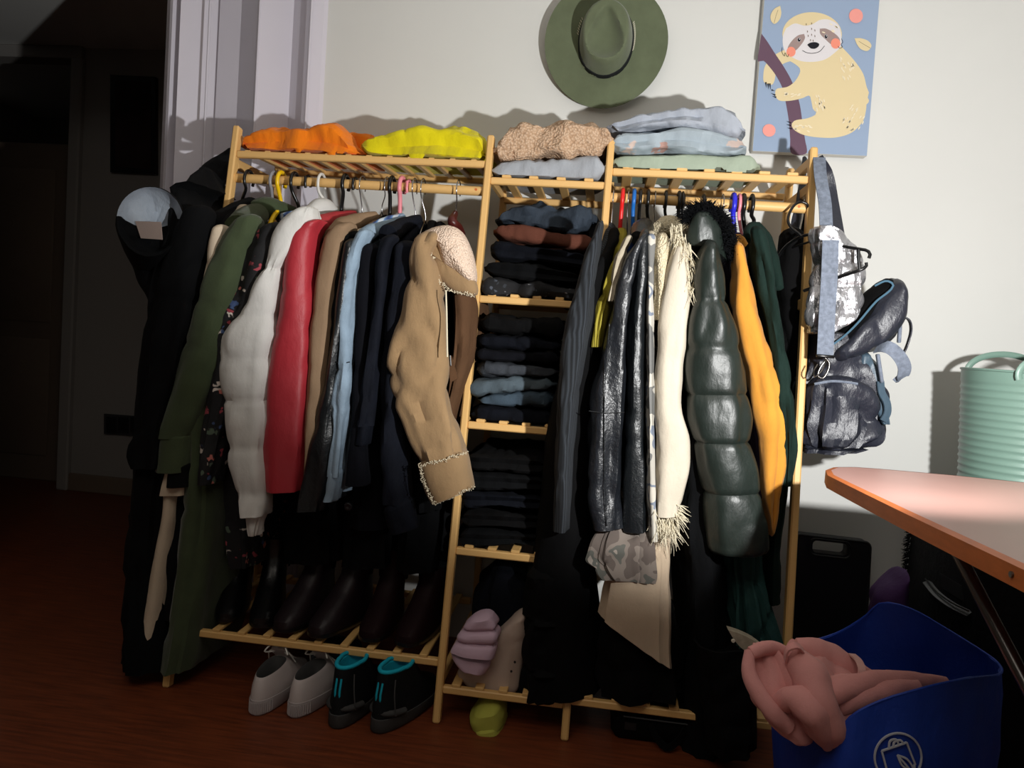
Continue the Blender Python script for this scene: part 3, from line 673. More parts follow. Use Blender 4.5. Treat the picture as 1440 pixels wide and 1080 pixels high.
# 2 black coat
t = G('wool_coat', 'black wool coat behind the olive coat, second from left', 'coat', 280, 780)
body(t, 'black_wool', (346, 292), [(325, 312, 345), (420, 285, 320), (560, 262, 300), (700, 250, 290), (860, 235, 285)], fold=.01, yc=-.4)
TU(t, 'shoulder', 'black_wool', [(355, 290, -.37, .028), (325, 303, -.45, .03), (300, 325, -.53, .035), (282, 362, -.56, .035)])
# 3 cream
t = G('long_robe', 'long cream robe showing under the olive coat sleeve', 'robe', 228, 890)
body(t, 'cream_wool', (356, 300), [(345, 314, 330, -.52), (500, 280, 300, -.52), (660, 248, 272, -.52), (720, 238, 262, -.54), (800, 220, 250, -.54), (893, 200, 240, -.54)], fold=.0015, cr=0, bot='flat', sup=3, yc=-.42)
L(t, 'sleeve', 'cream_wool', [(324, 302, 322), (345, 297, 320), (400, 296, 316), (500, 274, 300), (600, 252, 282), (694, 231, 266)], Y=-.58, dep=.04, fold=.003)
L(t, 'dark_cuff', 'black_cloth', [(655, 244, 272), (664, 240, 270), (683, 238, 268)], Y=-.6, dep=.036, fold=.002, K=12, label='black cuff')
# 4 olive
t = G('wool_coat', 'olive green wool coat hanging beside the black parka', 'coat', 275, 925)
body(t, 'olive_wool', (366, 300), [(335, 332, 362), (420, 306, 340), (560, 282, 325), (702, 276, 320), (800, 262, 312), (880, 248, 302), (926, 240, 292)], fold=.008, yc=-.42, dep=.2)
L(t, 'sleeve', 'olive_wool', [(312, 334, 366), (330, 320, 365), (359, 305, 350), (428, 281, 334), (498, 262, 318), (560, 245, 298), (614, 231, 279)], Y=-.585, dep=.055, fold=.007, fg=4)
L(t, 'cuff', 'olive_wool', [(611, 230, 281), (640, 227, 278), (661, 225, 275)], Y=-.585, dep=.057, fold=.003, K=14)
TU(t, 'collar', 'olive_wool', [(345, 302, -.4, .02), (372, 293, -.37, .034), (400, 297, -.33, .026), (420, 303, -.28, .015)])
TU(t, 'shoulder', 'olive_wool', [(365, 300, -.4, .03), (348, 308, -.47, .036), (336, 322, -.55, .04)])
# 5 floral
t = G('floral_dress', 'black floral dress between olive coat and white puffer', 'dress', 332, 800)
body(t, 'floral_black', (404, 302), [(338, 366, 392), (450, 330, 370), (600, 312, 350), (700, 308, 350), (760, 310, 356), (800, 316, 354)], fold=.01)
L(t, 'sleeve', 'floral_black', [(322, 372, 404), (345, 356, 398), (400, 338, 386), (460, 312, 366), (560, 298, 334), (640, 286, 316), (678, 279, 312)], Y=-.58, dep=.045, fold=.01, fg=5)
TU(t, 'collar', 'plaid_blue', [(398, 306, -.4, .014), (415, 302, -.36, .014), (438, 300, -.3, .01)], label='pink and grey patterned collar') 
# 6 white puffer
t = G('puffer_jacket', 'white quilted puffer jacket left of the red leather jacket', 'jacket', 355, 750)
body(t, 'white_nylon', (458, 292), [(330, 408, 450), (390, 385, 412), (460, 350, 402), (520, 318, 398), (600, 301, 394), (650, 296, 390), (688, 292, 372), (704, 305, 345)], quilt=[.3, .43, .57, .7, .83, .97], qa=.014, dep=.17)
L(t, 'sleeve', 'white_nylon', [(300, 412, 452), (323, 393, 444), (350, 385, 425), (374, 376, 408), (423, 351, 394), (475, 316, 390), (520, 312, 386), (572, 320, 382), (642, 326, 381), (690, 336, 382), (722, 346, 378)], Y=-.59, dep=.06, fold=.004, quilt=[.0, .2, .36, .5, .63, .78, .93], qa=.018, K=80, N=40)
L(t, 'cuff', 'white_nylon', [(720, 348, 377), (735, 351, 370), (751, 354, 366)], Y=-.59, dep=.03, fold=.006, ff=4, K=16)
TU(t, 'collar', 'white_nylon', [(434, 300, -.42, .022), (452, 293, -.38, .03), (468, 303, -.33, .028)])
# red
t = G('leather_jacket', 'red leather jacket between white puffer and tan coat', 'jacket', 400, 690)
body(t, 'red_leather', (494, 306), [(335, 430, 452), (420, 408, 446), (560, 396, 442), (650, 388, 436)], fold=.004)
L(t, 'sleeve', 'red_leather', [(317, 432, 456), (330, 415, 450), (347, 409, 446), (382, 404, 443), (440, 398, 441), (500, 388, 439), (590, 379, 434), (640, 374, 430), (688, 377, 426)], Y=-.585, dep=.055, fold=.004, fg=3)
TU(t, 'shoulder', 'red_leather', [(498, 304, -.37, .016), (475, 308, -.42, .022), (452, 315, -.5, .026), (438, 330, -.56, .03)])
# tan
t = G('trench_coat', 'tan wool coat with soft shoulder beside the red jacket', 'coat', 445, 700)
body(t, 'tan_wool', (524, 305), [(340, 470, 500), (450, 452, 486), (600, 438, 470), (700, 428, 455)], fold=.003)
L(t, 'sleeve', 'tan_wool', [(322, 472, 500), (338, 458, 494), (400, 447, 480), (500, 440, 468), (600, 433, 456), (685, 430, 450)], Y=-.57, dep=.05, fold=.004)
TU(t, 'shoulder', 'tan_wool', [(528, 304, -.37, .014), (505, 310, -.42, .022), (482, 320, -.5, .028), (470, 336, -.55, .03)])
# black cardigan with beige collar
t = G('cardigan', 'black cardigan with thin beige collar behind tan coat', 'cardigan', 470, 700)
body(t, 'black_wool', (538, 306), [(345, 484, 512), (500, 468, 500), (700, 450, 485)], fold=.006)
L(t, 'sleeve', 'black_wool', [(335, 484, 512), (400, 474, 496), (500, 466, 486), (600, 456, 476)], Y=-.565, dep=.045, fold=.005)
TU(t, 'collar', 'cream_wool', [(520, 322, -.46, .008), (500, 330, -.52, .01), (484, 346, -.57, .009), (478, 362, -.58, .005)], label='beige collar edge')
# dark teal-black leather
t = G('leather_jacket', 'black leather jacket beside the pale denim shirt', 'jacket', 450, 715)
body(t, 'black_leather', (545, 308), [(350, 500, 520), (500, 478, 500), (650, 455, 490), (705, 440, 478)], fold=.005)
L(t, 'sleeve', 'black_leather', [(345, 488, 508), (400, 480, 500), (507, 467, 492), (564, 455, 480), (620, 441, 474), (680, 427, 466), (715, 422, 458)], Y=-.585, dep=.05, fold=.007, fg=4)
part('seam', MB().tube([W(472, 509, -.632), W(482, 511, -.636), W(492, 509, -.632)], .0015, 6), 'black_leather', t)
# denim shirt
t = G('denim_shirt', 'pale blue denim shirt with frayed shoulder seam', 'shirt', 468, 703)
body(t, 'light_denim', (562, 308), [(350, 508, 526), (450, 500, 516), (600, 486, 504), (690, 478, 496)], fold=.003)
L(t, 'sleeve', 'light_denim', [(330, 502, 524), (350, 493, 514), (404, 484, 504), (450, 481, 500), (502, 481, 497), (564, 471, 492), (591, 473, 489), (640, 469, 484), (668, 466, 481)], Y=-.595, dep=.04, fold=.006, fg=5)
L(t, 'cuff', 'light_denim', [(664, 466, 481), (680, 463, 479), (703, 459, 475)], Y=-.597, dep=.038, fold=.003, K=14)
TU(t, 'shoulder', 'light_denim', [(566, 306, -.37, .014), (540, 318, -.45, .02), (516, 330, -.53, .022), (502, 344, -.58, .022)])
TU(t, 'collar', 'plaid_blue', [(562, 304, -.39, .007), (535, 312, -.47, .009), (515, 326, -.53, .008)], label='blue plaid collar band')
# navy coat with button
t = G('wool_coat', 'navy black wool coat with big button at the hem', 'coat', 520, 745)
body(t, 'navy_wool', (575, 310), [(360, 520, 545), (500, 508, 540), (620, 498, 545), (700, 482, 548), (745, 478, 556)], fold=.004)
L(t, 'sleeve', 'navy_wool', [(352, 510, 534), (420, 504, 526), (520, 500, 522), (600, 496, 520), (680, 490, 522)], Y=-.57, dep=.045, fold=.004)
bx = W(490, 712, -.545); part('button', lathe(MB(), bx, [(.001, .004), (.006, .006), (.011, .005), (.013, .0), (.001, 0)], 20, ax=((1, 0, 0), (0, 0, 1), (0, -1, 0))), 'button_dark', t)
# black denim jackets
t = G('denim_jacket', 'black denim jacket with stitched shoulder seam', 'jacket', 520, 640)
body(t, 'black_denim', (584, 312), [(355, 545, 565), (480, 530, 560), (620, 520, 560)], fold=.004)
L(t, 'sleeve', 'black_denim', [(338, 538, 562), (360, 531, 552), (420, 528, 548), (480, 521, 540), (564, 512, 530), (598, 508, 525)], Y=-.59, dep=.042, fold=.006, fg=4)
L(t, 'cuff', 'black_denim', [(596, 507, 526), (624, 504, 522)], Y=-.59, dep=.04, fold=.002, K=10)
TU(t, 'shoulder', 'black_denim', [(588, 308, -.37, .015), (565, 318, -.45, .022), (545, 330, -.54, .026)])
t = G('denim_jacket', 'black denim jacket whose folded cuff hangs lowest', 'jacket', 565, 750)
body(t, 'black_cloth', (604, 314), [(355, 560, 592), (480, 548, 588), (640, 545, 590), (730, 540, 590)], fold=.008)
L(t, 'sleeve', 'black_denim', [(350, 556, 592), (450, 545, 582), (560, 536, 576), (640, 536, 576), (706, 544, 582)], Y=-.57, dep=.05, fold=.008, fg=4)
L(t, 'cuff', 'black_denim', [('s', 543, 716, 581, 702), ('s', 548, 734, 584, 722), ('s', 553, 749, 588, 740)], Y=-.575, dep=.048, fold=.003, K=12)
t = G('wool_coat', 'black wool coat directly behind the suede jacket', 'coat', 600, 720)
body(t, 'black_wool', (616, 316), [(370, 582, 618), (480, 572, 618), (620, 570, 622), (720, 575, 620)], fold=.01)
t = G('long_dress', 'long black dress hanging low behind the red jacket', 'dress', 420, 800)
body(t, 'black_cloth', (470, 312), [(360, 450, 475), (560, 420, 470), (700, 385, 470), (800, 372, 470)], fold=.01, dep=.14)
t = G('long_dress', 'long black dress hanging low behind the denim shirt', 'dress', 500, 805)
body(t, 'black_cloth', (550, 318), [(370, 525, 550), (560, 500, 545), (700, 470, 545), (806, 462, 545)], fold=.01, dep=.14)
t = G('long_skirt', 'black skirt hanging low left of the ladder post', 'skirt', 590, 800)
body(t, 'black_wool', (625, 330), [(390, 600, 630), (560, 580, 625), (700, 555, 622), (812, 545, 618)], fold=.01, dep=.14)
# suede shearling
t = G('suede_jacket', 'tan suede shearling jacket with cream fleece collar', 'jacket', 640, 705)
L(t, 'sleeve', 'suede', [(338, 588, 622), (355, 582, 618), (385, 578, 622), (427, 570, 628), (493, 553, 630), (527, 549, 631), (560, 556, 634), (600, 573, 643), ('s', 592, 655, 656, 638), ], Y=-.6, dep=.062, fold=.007, fg=6, cr=.013, sup=3, N=36, K=56)
L(t, 'cuff', 'suede', [('s', 590, 654, 657, 636), ('s', 597, 680, 662, 660), ('s', 608, 706, 666, 684)], Y=-.6, dep=.064, fold=.002, K=14, N=36)
body(t, 'suede_dark', (640, 322), [(370, 622, 655, -.48, .12), (430, 630, 667, -.5), (500, 628, 664, -.5), (570, 620, 644, -.5), (640, 600, 630, -.5)], fold=.006)
L(t, 'back_hem', 'suede', [(430, 560, 590), (520, 553, 575), (585, 551, 572)], Y=-.54, dep=.03, fold=.003, K=14)
def fatpatch(t, pn, mat, poly, Y, th, puff=.01, label=None, dY=None):
    """thick padded piece: outline in px, domed towards the room"""
    P = [W(x, y, Y+(dY(x, y) if dY else 0)) for x, y in smooth(poly, 40)]; c = sum(P)/len(P); mb = MB(); R = []
    for s_, h in ((1, 1), (1.0, .6), (.97, .2), (.85, -.25), (.6, -.7), (.3, -.95), (.02, -1)):
        R.append([c+(p-c)*s_+np.array([0, (th if h > 0 else puff)*h+noise.noise(Vector((p[0]*22*s_, s_*3, p[2]*22)))*.006*(1-s_), 0]) for p in P])
    mb.rings(R); return part(pn, mb, mat, t, label=label)
fatpatch(t, 'under_collar', 'suede', [(585, 340), (592, 325), (612, 326), (625, 348), (640, 366), (664, 388), (669, 413), (650, 415), (630, 405), (612, 386), (604, 358)], -.615, .03, .012)
fatpatch(t, 'collar', 'sherpa_peach', [(594, 324), (610, 317), (630, 315), (645, 322), (656, 340), (664, 365), (667, 392), (662, 399), (640, 384), (622, 372), (615, 350), (608, 336)], -.62, .045, .028, label='cream fleece collar')
mb = MB(); random.seed(3)
def fuzz(mb, L_, Y, step=.004, r=.0028, n=2):
    P = PX(L_, Y); P = catmull(P, max(6, int(sum(np.linalg.norm(P[i+1]-P[i]) for i in range(len(P)-1))/step)))
    for p in P:
        for _ in range(n):
            q = p+np.array([random.gauss(0, .0022), random.gauss(0, .0015), random.gauss(0, .0022)]); d = np.array([random.gauss(0, 1), -abs(random.gauss(0, 1)), random.gauss(0, 1)]); d /= np.linalg.norm(d)
            mb.tube([q-d*r, q+d*r], r*.35, 4)
fuzz(mb, [(592, 655), (612, 650), (635, 643), (656, 636)], -.665); fuzz(mb, [(590, 652), (596, 676), (609, 708)], -.66, n=3); fuzz(mb, [(609, 709), (636, 698), (666, 685)], -.655)
fuzz(mb, [(585, 338), (597, 333), (606, 352), (612, 385), (632, 407), (667, 415)], -.628, n=2)
part('fleece_trim', mb, 'fringe', t, kind='stuff')
part('side_seam', MB().tube(PX([(627, 408), (628, 440), (629, 502)], -.668), .0022, 6), 'fringe', t, label='pale seam')
tb = part('tab', MB().prism(PX([(630, 500), (634, 500), (644, 532), (633, 538)], -.56), (0, .01, 0)), 'suede_dark', t, False)
part('buckle', MB().tube(PX([(629, 502), (633, 500), (634, 514), (630, 516), (629, 502)], -.565), .002, 6), 'hook_black', tb)

# ---- right bay
t = G('cardigan', 'long charcoal ribbed cardigan beside the ladder shelves', 'cardigan', 790, 745)
body(t, 'rib_knit', (858, 318), [(360, 830, 856), (450, 812, 850), (560, 796, 838), (700, 786, 825)], fold=.004)
L(t, 'sleeve', 'rib_knit', [(320, 838, 850), (350, 826, 845), (400, 812, 838), (460, 796, 832), (560, 785, 814), (650, 781, 806), (743, 778, 801)], Y=-.59, dep=.05, fold=.004)
t = G('denim_jeans', 'royal blue jeans hem showing below the charcoal cardigan', 'jeans', 812, 768)
body(t, 'royal_denim', (864, 330), [(400, 836, 856), (560, 812, 834), (640, 806, 833), (700, 799, 832), (768, 793, 832)], fold=.004, dep=.12)
t = G('velvet_coat', 'black velvet coat between blue jeans and black leather jacket', 'coat', 830, 960)
body(t, 'black_cloth', (864, 330), [(380, 822, 860), (425, 804, 856), (520, 786, 846), (605, 767, 836), (700, 756, 836), (780, 745, 836), (870, 734, 842), (966, 731, 850)], fold=.004, yc=-.4, dep=.19)
t = G('silk_blouse', 'mustard green silk blouse with lace near the red hanger', 'blouse', 850, 490)
body(t, 'mustard_silk', (874, 325), [(352, 862, 882), (410, 848, 872), (450, 836, 866), (492, 834, 856)], fold=.006)
L(t, 'sleeve', 'mustard_silk', [(360, 864, 882), (400, 850, 868), (445, 836, 852), (488, 834, 846)], Y=-.57, dep=.03, fold=.008, fg=6)
L(t, 'lace_panel', 'lace', [(335, 878, 888), (360, 864, 880), (400, 856, 870), (424, 852, 864)], Y=-.6, dep=.02, fold=.006, label='beige lace panel')
t = G('satin_blouse', 'blue satin blouse hanging on the blue hanger', 'blouse', 895, 420)
body(t, 'royal_denim', (896, 318), [(345, 882, 902), (400, 876, 896), (440, 870, 890)], fold=.004, dep=.12)
t = G('leather_coat', 'shiny black leather coat in the right bay', 'coat', 870, 745)
body(t, 'leather_grain', (908, 322), [(350, 894, 914), (450, 880, 911), (600, 866, 912), (700, 856, 913), (742, 852, 913)], fold=.005)
L(t, 'sleeve', 'leather_grain', [(336, 896, 908), (345, 888, 905), (370, 875, 898), (450, 856, 884), (530, 836, 880), (580, 828, 879), (640, 826, 877), (690, 827, 875), (740, 836, 874)], Y=-.6, dep=.055, fold=.007, fg=4, K=60, N=36)
L(t, 'front_panel', 'black_leather', [(332, 898, 914), (360, 892, 914), (450, 884, 909), (580, 880, 909), (680, 876, 911), (744, 872, 912)], Y=-.585, dep=.05, fold=.005, K=50)
for Ls in ([(857, 455), (850, 560), (850, 640), (853, 740)],): part('seam', MB().tube(PX(smooth(Ls, 14, False), -.657), .0013, 6), 'black_leather', t)
part('seam', MB().tube(PX([(828, 578), (850, 581), (878, 580)], -.657), .0013, 6), 'black_leather', t)
TU(t, 'collar', 'black_leather', [(912, 322, -.38, .02), (904, 322, -.44, .028), (897, 335, -.52, .02)])
t = G('patterned_shirt', 'pale camouflage shirt showing beneath the leather coat', 'shirt', 870, 815)
body(t, 'camo_dark', (918, 330), [(360, 906, 922), (600, 880, 922), (735, 846, 924), (780, 828, 922), (795, 830, 918), (815, 850, 912)], fold=.006)
L(t, 'sleeve', 'camo_pale', [(335, 908, 922), (400, 909, 920), (500, 910, 921), (620, 911, 921), (700, 912, 922), (758, 914, 923)], Y=-.61, dep=.03, fold=.004)
L(t, 'shirt_hem', 'camo_dark', [('s', 852, 715, 910, 715, -.57), ('s', 846, 745, 912, 745, -.59), ('s', 832, 770, 913, 770), ('s', 828, 784, 913, 792), ('s', 838, 797, 912, 808), ('s', 852, 812, 908, 818)], Y=-.62, dep=.022, fold=.012, ff=5, fg=.8, K=30, N=44, sup=3.5, top='flat', bot='flat')
TU(t, 'collar', 'lace', [(903, 340, -.55, .004), (910, 330, -.57, .006), (918, 329, -.58, .006), (922, 345, -.58, .005)])
t = G('fringed_coat', 'cream suede coat with shaggy fringe collar and cuff', 'coat', 940, 760)
body(t, 'sherpa_cream', (935, 322), [(345, 926, 948), (400, 922, 946), (450, 921, 944), (600, 922, 950), (700, 924, 950)], fold=.004)
L(t, 'sleeve', 'cream_suede', [(352, 944, 966), (390, 932, 970), (455, 924, 970), (520, 920, 958), (580, 919, 957), (612, 921, 966), (650, 922, 966), (690, 920, 958), (722, 921, 950)], Y=-.6, dep=.05, fold=.005, K=50)
L(t, 'fleece_panel', 'sherpa_cream', [(335, 922, 940), (370, 918, 942), (420, 921, 936), (450, 922, 930)], Y=-.585, dep=.035, fold=.004, K=30)
TU(t, 'collar', 'sherpa_cream', [(925, 322, -.44, .02), (942, 318, -.4, .03), (962, 332, -.42, .026)])
mb = MB(); random.seed(9)
def strands(mb, c, spread, dirv, ln, n, r=.0011, Y=-.6, curl=.3, taper=True):
    for _ in range(n):
        x, y = c[0]+random.uniform(-1, 1)*spread[0], c[1]+random.uniform(-1, 1)*spread[1]; p = W(x, y, Y+random.uniform(-.04, .03))
        d = np.array(dirv, float)+np.array([random.gauss(0, curl), random.gauss(0, curl), random.gauss(0, curl)]); d /= np.linalg.norm(d); l = ln*random.uniform(.5, 1.2)
        q = p+d*l*.5+np.array([0, 0, -l*.05]); e = p+d*l+np.array([random.gauss(0, l*.1), 0, -l*.25])
        mb.tube([p, q, e], [r, r*.9, r*.3], 4)
for (x, y) in ((950, 322), (955, 335), (962, 345), (966, 360), (968, 380), (970, 400)): strands(mb, (x, y), (9, 8), (.1, -.6, -1), .045, 34, Y=-.6)
strands(mb, (934, 728), (14, 14), (.3, -.3, -1), .05, 150, Y=-.6, curl=.35); strands(mb, (946, 716), (5, 10), (1, -.3, -.3), .04, 40, Y=-.6)
part('fringe', mb, 'fringe', t, kind='stuff', label='shaggy cream fringe')
t = G('knit_skirt', 'long beige skirt with slanting hem below leather coat', 'skirt', 910, 930)
L(t, 'body', 'beige_cloth', [('s', 880, 700, 944, 702, -.5), ('s', 866, 775, 940, 780, -.54), ('s', 856, 800, 940, 810), ('s', 848, 835, 940, 860), ('s', 843, 862, 941, 934)], Y=-.58, dep=.05, fold=.007, ff=3, fg=.5, sup=2.6, cr=.001)
# green puffer
t = G('puffer_coat', 'dark green quilted puffer coat with black fur hood', 'coat', 1040, 780)
body(t, 'puffer_green', (1000, 326), [(370, 985, 1025), (450, 975, 1045), (560, 965, 1052), (680, 975, 1056), (770, 996, 1062)], dep=.15, quilt=[.33, .45, .58, .72, .86], qa=.012)
L(t, 'sleeve', 'puffer_green', [(352, 984, 1008), (375, 975, 1014), (422, 970, 1024), (455, 964, 1034), (490, 959, 1044), (525, 959, 1049), (556, 961, 1054), (590, 964, 1057), (622, 972, 1058), (660, 980, 1064), (692, 986, 1069), (730, 990, 1078), (774, 994, 1084)], Y=-.6, dep=.075, fold=.003, quilt=[.165, .32, .475, .63, .8, 1.0], qa=.018, K=90, N=44, sup=2.4)
L(t, 'hood', 'puffer_green', [('s', 969, 310, 1004, 306), ('s', 964, 325, 1012, 322), ('s', 966, 345, 1016, 345), ('s', 990, 350, 1020, 366)], Y=-.57, dep=.05, fold=.006, K=24)
mb = MB(); random.seed(4)
for (x, y, dx_, dz_) in ((968, 306, -.7, .5), (975, 300, -.4, 1), (985, 296, 0, 1), (996, 296, .2, 1), (1006, 302, .6, 1), (1014, 312, 1, .7), (1020, 326, 1, .3), (1025, 342, 1, 0), (1027, 356, .8, -.5), (1022, 346, .8, -.3), (990, 300, 0, 1), (1002, 306, .2, 1)):
    strands(mb, (x, y), (8, 8), (dx_, -.5, dz_), .026, 230, r=.0009, Y=-.56, curl=.75)
TU(t, 'fur_base', 'fur', [(968, 312, -.56, .014), (985, 302, -.55, .022), (1003, 305, -.54, .026), (1018, 325, -.54, .026), (1026, 350, -.54, .02)])
part('fur_trim', mb, 'fur', t, kind='stuff', label='black fur hood trim')
t = G('long_coat', 'long black coat reaching below the green puffer', 'coat', 980, 1000)
body(t, 'parka', (985, 330), [(380, 965, 1000), (600, 955, 1005), (740, 952, 1010), (800, 954, 1022), (880, 958, 1022), (1045, 950, 1026)], dep=.2, yc=-.4, fold=.01)
t = G('knit_sweater', 'dusky purple sweater behind the mustard shirt', 'sweater', 1050, 700)
body(t, 'purple_cloth', (1040, 332), [(360, 1022, 1044), (500, 1036, 1064), (640, 1050, 1084), (700, 1052, 1084)], fold=.005)
t = G('corduroy_shirt', 'mustard yellow corduroy shirt right of the green puffer', 'shirt', 1075, 785)
body(t, 'mustard_cord', (1038, 344), [(375, 1034, 1058), (450, 1040, 1072), (540, 1050, 1088), (640, 1060, 1090), (740, 1058, 1080), (785, 1062, 1072)], fold=.004, dep=.16)
L(t, 'sleeve', 'mustard_cord', [(350, 1030, 1046), (375, 1030, 1050), (425, 1029, 1061), (485, 1040, 1080), (540, 1052, 1094), (590, 1060, 1106), (640, 1066, 1101), (690, 1070, 1092), (745, 1080, 1086)], Y=-.585, dep=.045, fold=.006, fg=3, bot='round')
TU(t, 'collar', 'mustard_cord', [(1030, 346, -.52, .014), (1037, 340, -.5, .02), (1046, 348, -.5, .015)])
t = G('wool_jacket', 'dark green jacket hung last on the right rod', 'jacket', 1100, 760)
body(t, 'dark_green_wool', (1058, 326), [(360, 1058, 1084), (460, 1072, 1100), (560, 1086, 1112), (680, 1090, 1113), (760, 1078, 1104), (850, 1074, 1104)], fold=.006)
L(t, 'sleeve', 'dark_green_wool', [(328, 1054, 1072), (350, 1056, 1080), (410, 1066, 1092), (480, 1080, 1102), (560, 1092, 1114), (620, 1098, 1113), (680, 1096, 1108)], Y=-.575, dep=.05, fold=.009, fg=5)
TU(t, 'collar', 'dark_green_wool', [(1052, 335, -.47, .014), (1060, 322, -.44, .022), (1074, 338, -.45, .02), (1088, 372, -.5, .016), (1096, 405, -.53, .012)])
t = G('pleated_skirt', 'dark teal pleated skirt below the mustard shirt', 'skirt', 1045, 880)
L(t, 'body', 'teal_cloth', [(760, 1016, 1070), (800, 1018, 1070), (850, 1022, 1078), (900, 1024, 1090)], Y=-.48, dep=.09, fold=.014, ff=6, fg=.5, N=60)
# dark garments at the very end of the rod
t = G('black_shawl', 'black cloth bag hanging behind the right rack post', 'bag', 1110, 600)
L(t, 'body', 'black_cloth', [(330, 1098, 1128), (380, 1092, 1134), (450, 1094, 1142), (540, 1100, 1140), (630, 1108, 1135)], Y=-.3, dep=.05, fold=.01)
TU(t, 'strap', 'nylon_grey', [(1132, 222, -.2, .008), (1128, 260, -.24, .01), (1120, 310, -.28, .012), (1114, 350, -.3, .012)], flat=.4)
TU(t, 'strap', 'black_cloth', [(1140, 240, -.3, .006), (1136, 290, -.3, .008), (1126, 350, -.3, .01)], flat=.4)

# ------------------------------------------------------------------ hangers
def hanger(label, mat, x, ny, r=.0045, arms=True, ex=0, group=None, neckmat=None, short=False):
    zr = 1.462 if x < 700 else 1.456; X = W(x, 262 if x < 700 else 283, -.36)[0]; c = np.array([X, -.345, zr])
    t = thing('clothes_hanger', label, 'hanger', c-np.array([0, 0, .08]), group)
    nk = W(x+ex, ny, -.345)
    if short:
        H = [(.0, .02, -.01), (0, .018, .012), (0, 0, .021), (0, -.02, .012), (0, -.022, -.006), (0, -.016, -.018)]
        part('hook', MB().tube([c+np.array(h) for h in H], r, 8), mat, t); return t
    H = [(0, .022, -.014), (0, .026, .004), (0, .012, .022), (0, -.01, .025), (0, -.028, .012), (0, -.032, -.01), (0, -.02, -.03)]
    P = [c+np.array(h) for h in H]+[np.array([nk[0], -.348, nk[2]+.02]), np.array([nk[0], -.345, nk[2]])]
    Q = catmull(P, 26); part('hook', MB().tube(Q, r, 8), mat, t)
    if arms:
        n = Q[-1]; a = MB()
        for s_ in (-1, 1): a.tube(catmull([n+np.array([0, 0, .004]), n+np.array([0, s_*.03, -.02]), n+np.array([0, s_*.055, -.045]), n+np.array([0, s_*.075, -.075])], 8), r*1.15, 6)
        part('shoulder_bar', a, neckmat or mat, t)
    return t
for lb, m, x, ny, r, ex in (('black plastic hanger nearest the left post', 'hook_black', 347, 290, .0048, -6), ('grey plastic hanger left of the yellow one', 'hook_grey', 383, 290, .005, 0), ('bright yellow plastic hanger', 'hook_yellow', 393, 292, .0062, 2),
                            ('black plastic hanger right of the yellow hanger', 'hook_black', 412, 300, .0052, 8), ('white plastic hanger of the white puffer', 'hook_white', 450, 292, .0045, 6), ('black hanger right of the white hanger', 'hook_black', 484, 302, .0058, -4),
                            ('thin wire hanger above the tan coat', 'wire', 508, 302, .0017, 1), ('thin wire hanger touching the black hook', 'wire', 543, 300, .0016, -6), ('black plastic hanger left of the pink one', 'hook_black', 550, 308, .0058, -2),
                            ('pink plastic hanger on the left rod', 'hook_pink', 564, 312, .0066, -2), ('wire hanger with white neck near pink hanger', 'wire', 582, 308, .0018, 2), ('wire hanger right of the white neck hanger', 'wire', 594, 312, .0018, 4)):
    hanger(lb, m, x, ny, r, ex=ex)
for lb, x in (('black hook tip between black and white hangers', 430), ('short black hook tip above tan coat', 497)): hanger(lb, 'hook_black', x, 0, .0042, short=True)
hanger('small pink hook tip right of pink hanger', 'hook_pink', 573, 0, .004, short=True)
t = hanger('wire hook hanger with dark red wooden shoulders', 'wire', 644, 305, .0018, arms=False, ex=-3)
TU(t, 'wooden_bar', 'dark_red_wood', [(640, 300, -.345, .009), (636, 312, -.4, .014), (645, 322, -.36, .014), (651, 345, -.3, .014)], lump=0, label='dark red wooden shoulder')
for lb, m, x, ny, r, ex in (('clear wire hanger first on the right rod', 'wire', 862, 335, .0017, -4), ('red plastic hanger on the right rod', 'hook_red', 875, 345, .0058, -5), ('wire hanger between red and blue hangers', 'wire', 883, 335, .0018, -2),
                            ('blue plastic hanger beside the leather coat', 'hook_blue', 891, 335, .0058, -2), ('black hanger holding the leather coat', 'hook_black', 900, 330, .005, -3), ('black hanger right of the leather coat hanger', 'hook_black', 911, 325, .005, 0),
                            ('thin wire hanger above the camouflage shirt', 'wire', 921, 330, .0015, 0), ('slim black hanger above the cream coat', 'hook_black', 936, 320, .0042, 0), ('twin black hanger above the cream fringe', 'hook_black', 955, 322, .005, -2),
                            ('black hanger with prong next to the fringe', 'hook_black', 960, 328, .0035, 2), ('thin wire hanger left of the royal blue hanger', 'wire', 1017, 330, .0015, 0),
                            ('royal blue plastic hanger above mustard shirt', 'hook_royal', 1032, 345, .007, 0), ('twisted pink hanger beside royal blue hanger', 'hook_pink', 1040, 350, .0045, 3), ('black hanger right of the pink hanger', 'hook_black', 1046, 345, .006, 2),
                            ('black hanger of the dark green jacket', 'hook_black', 1058, 320, .0055, 1)):
    hanger(lb, m, x, ny, r, ex=ex)
for lb, x in (('black hook tip left of the fur hood', 961), ('black hook tip above the fur hood', 990)): hanger(lb, 'hook_black', x, 0, .005, short=True)
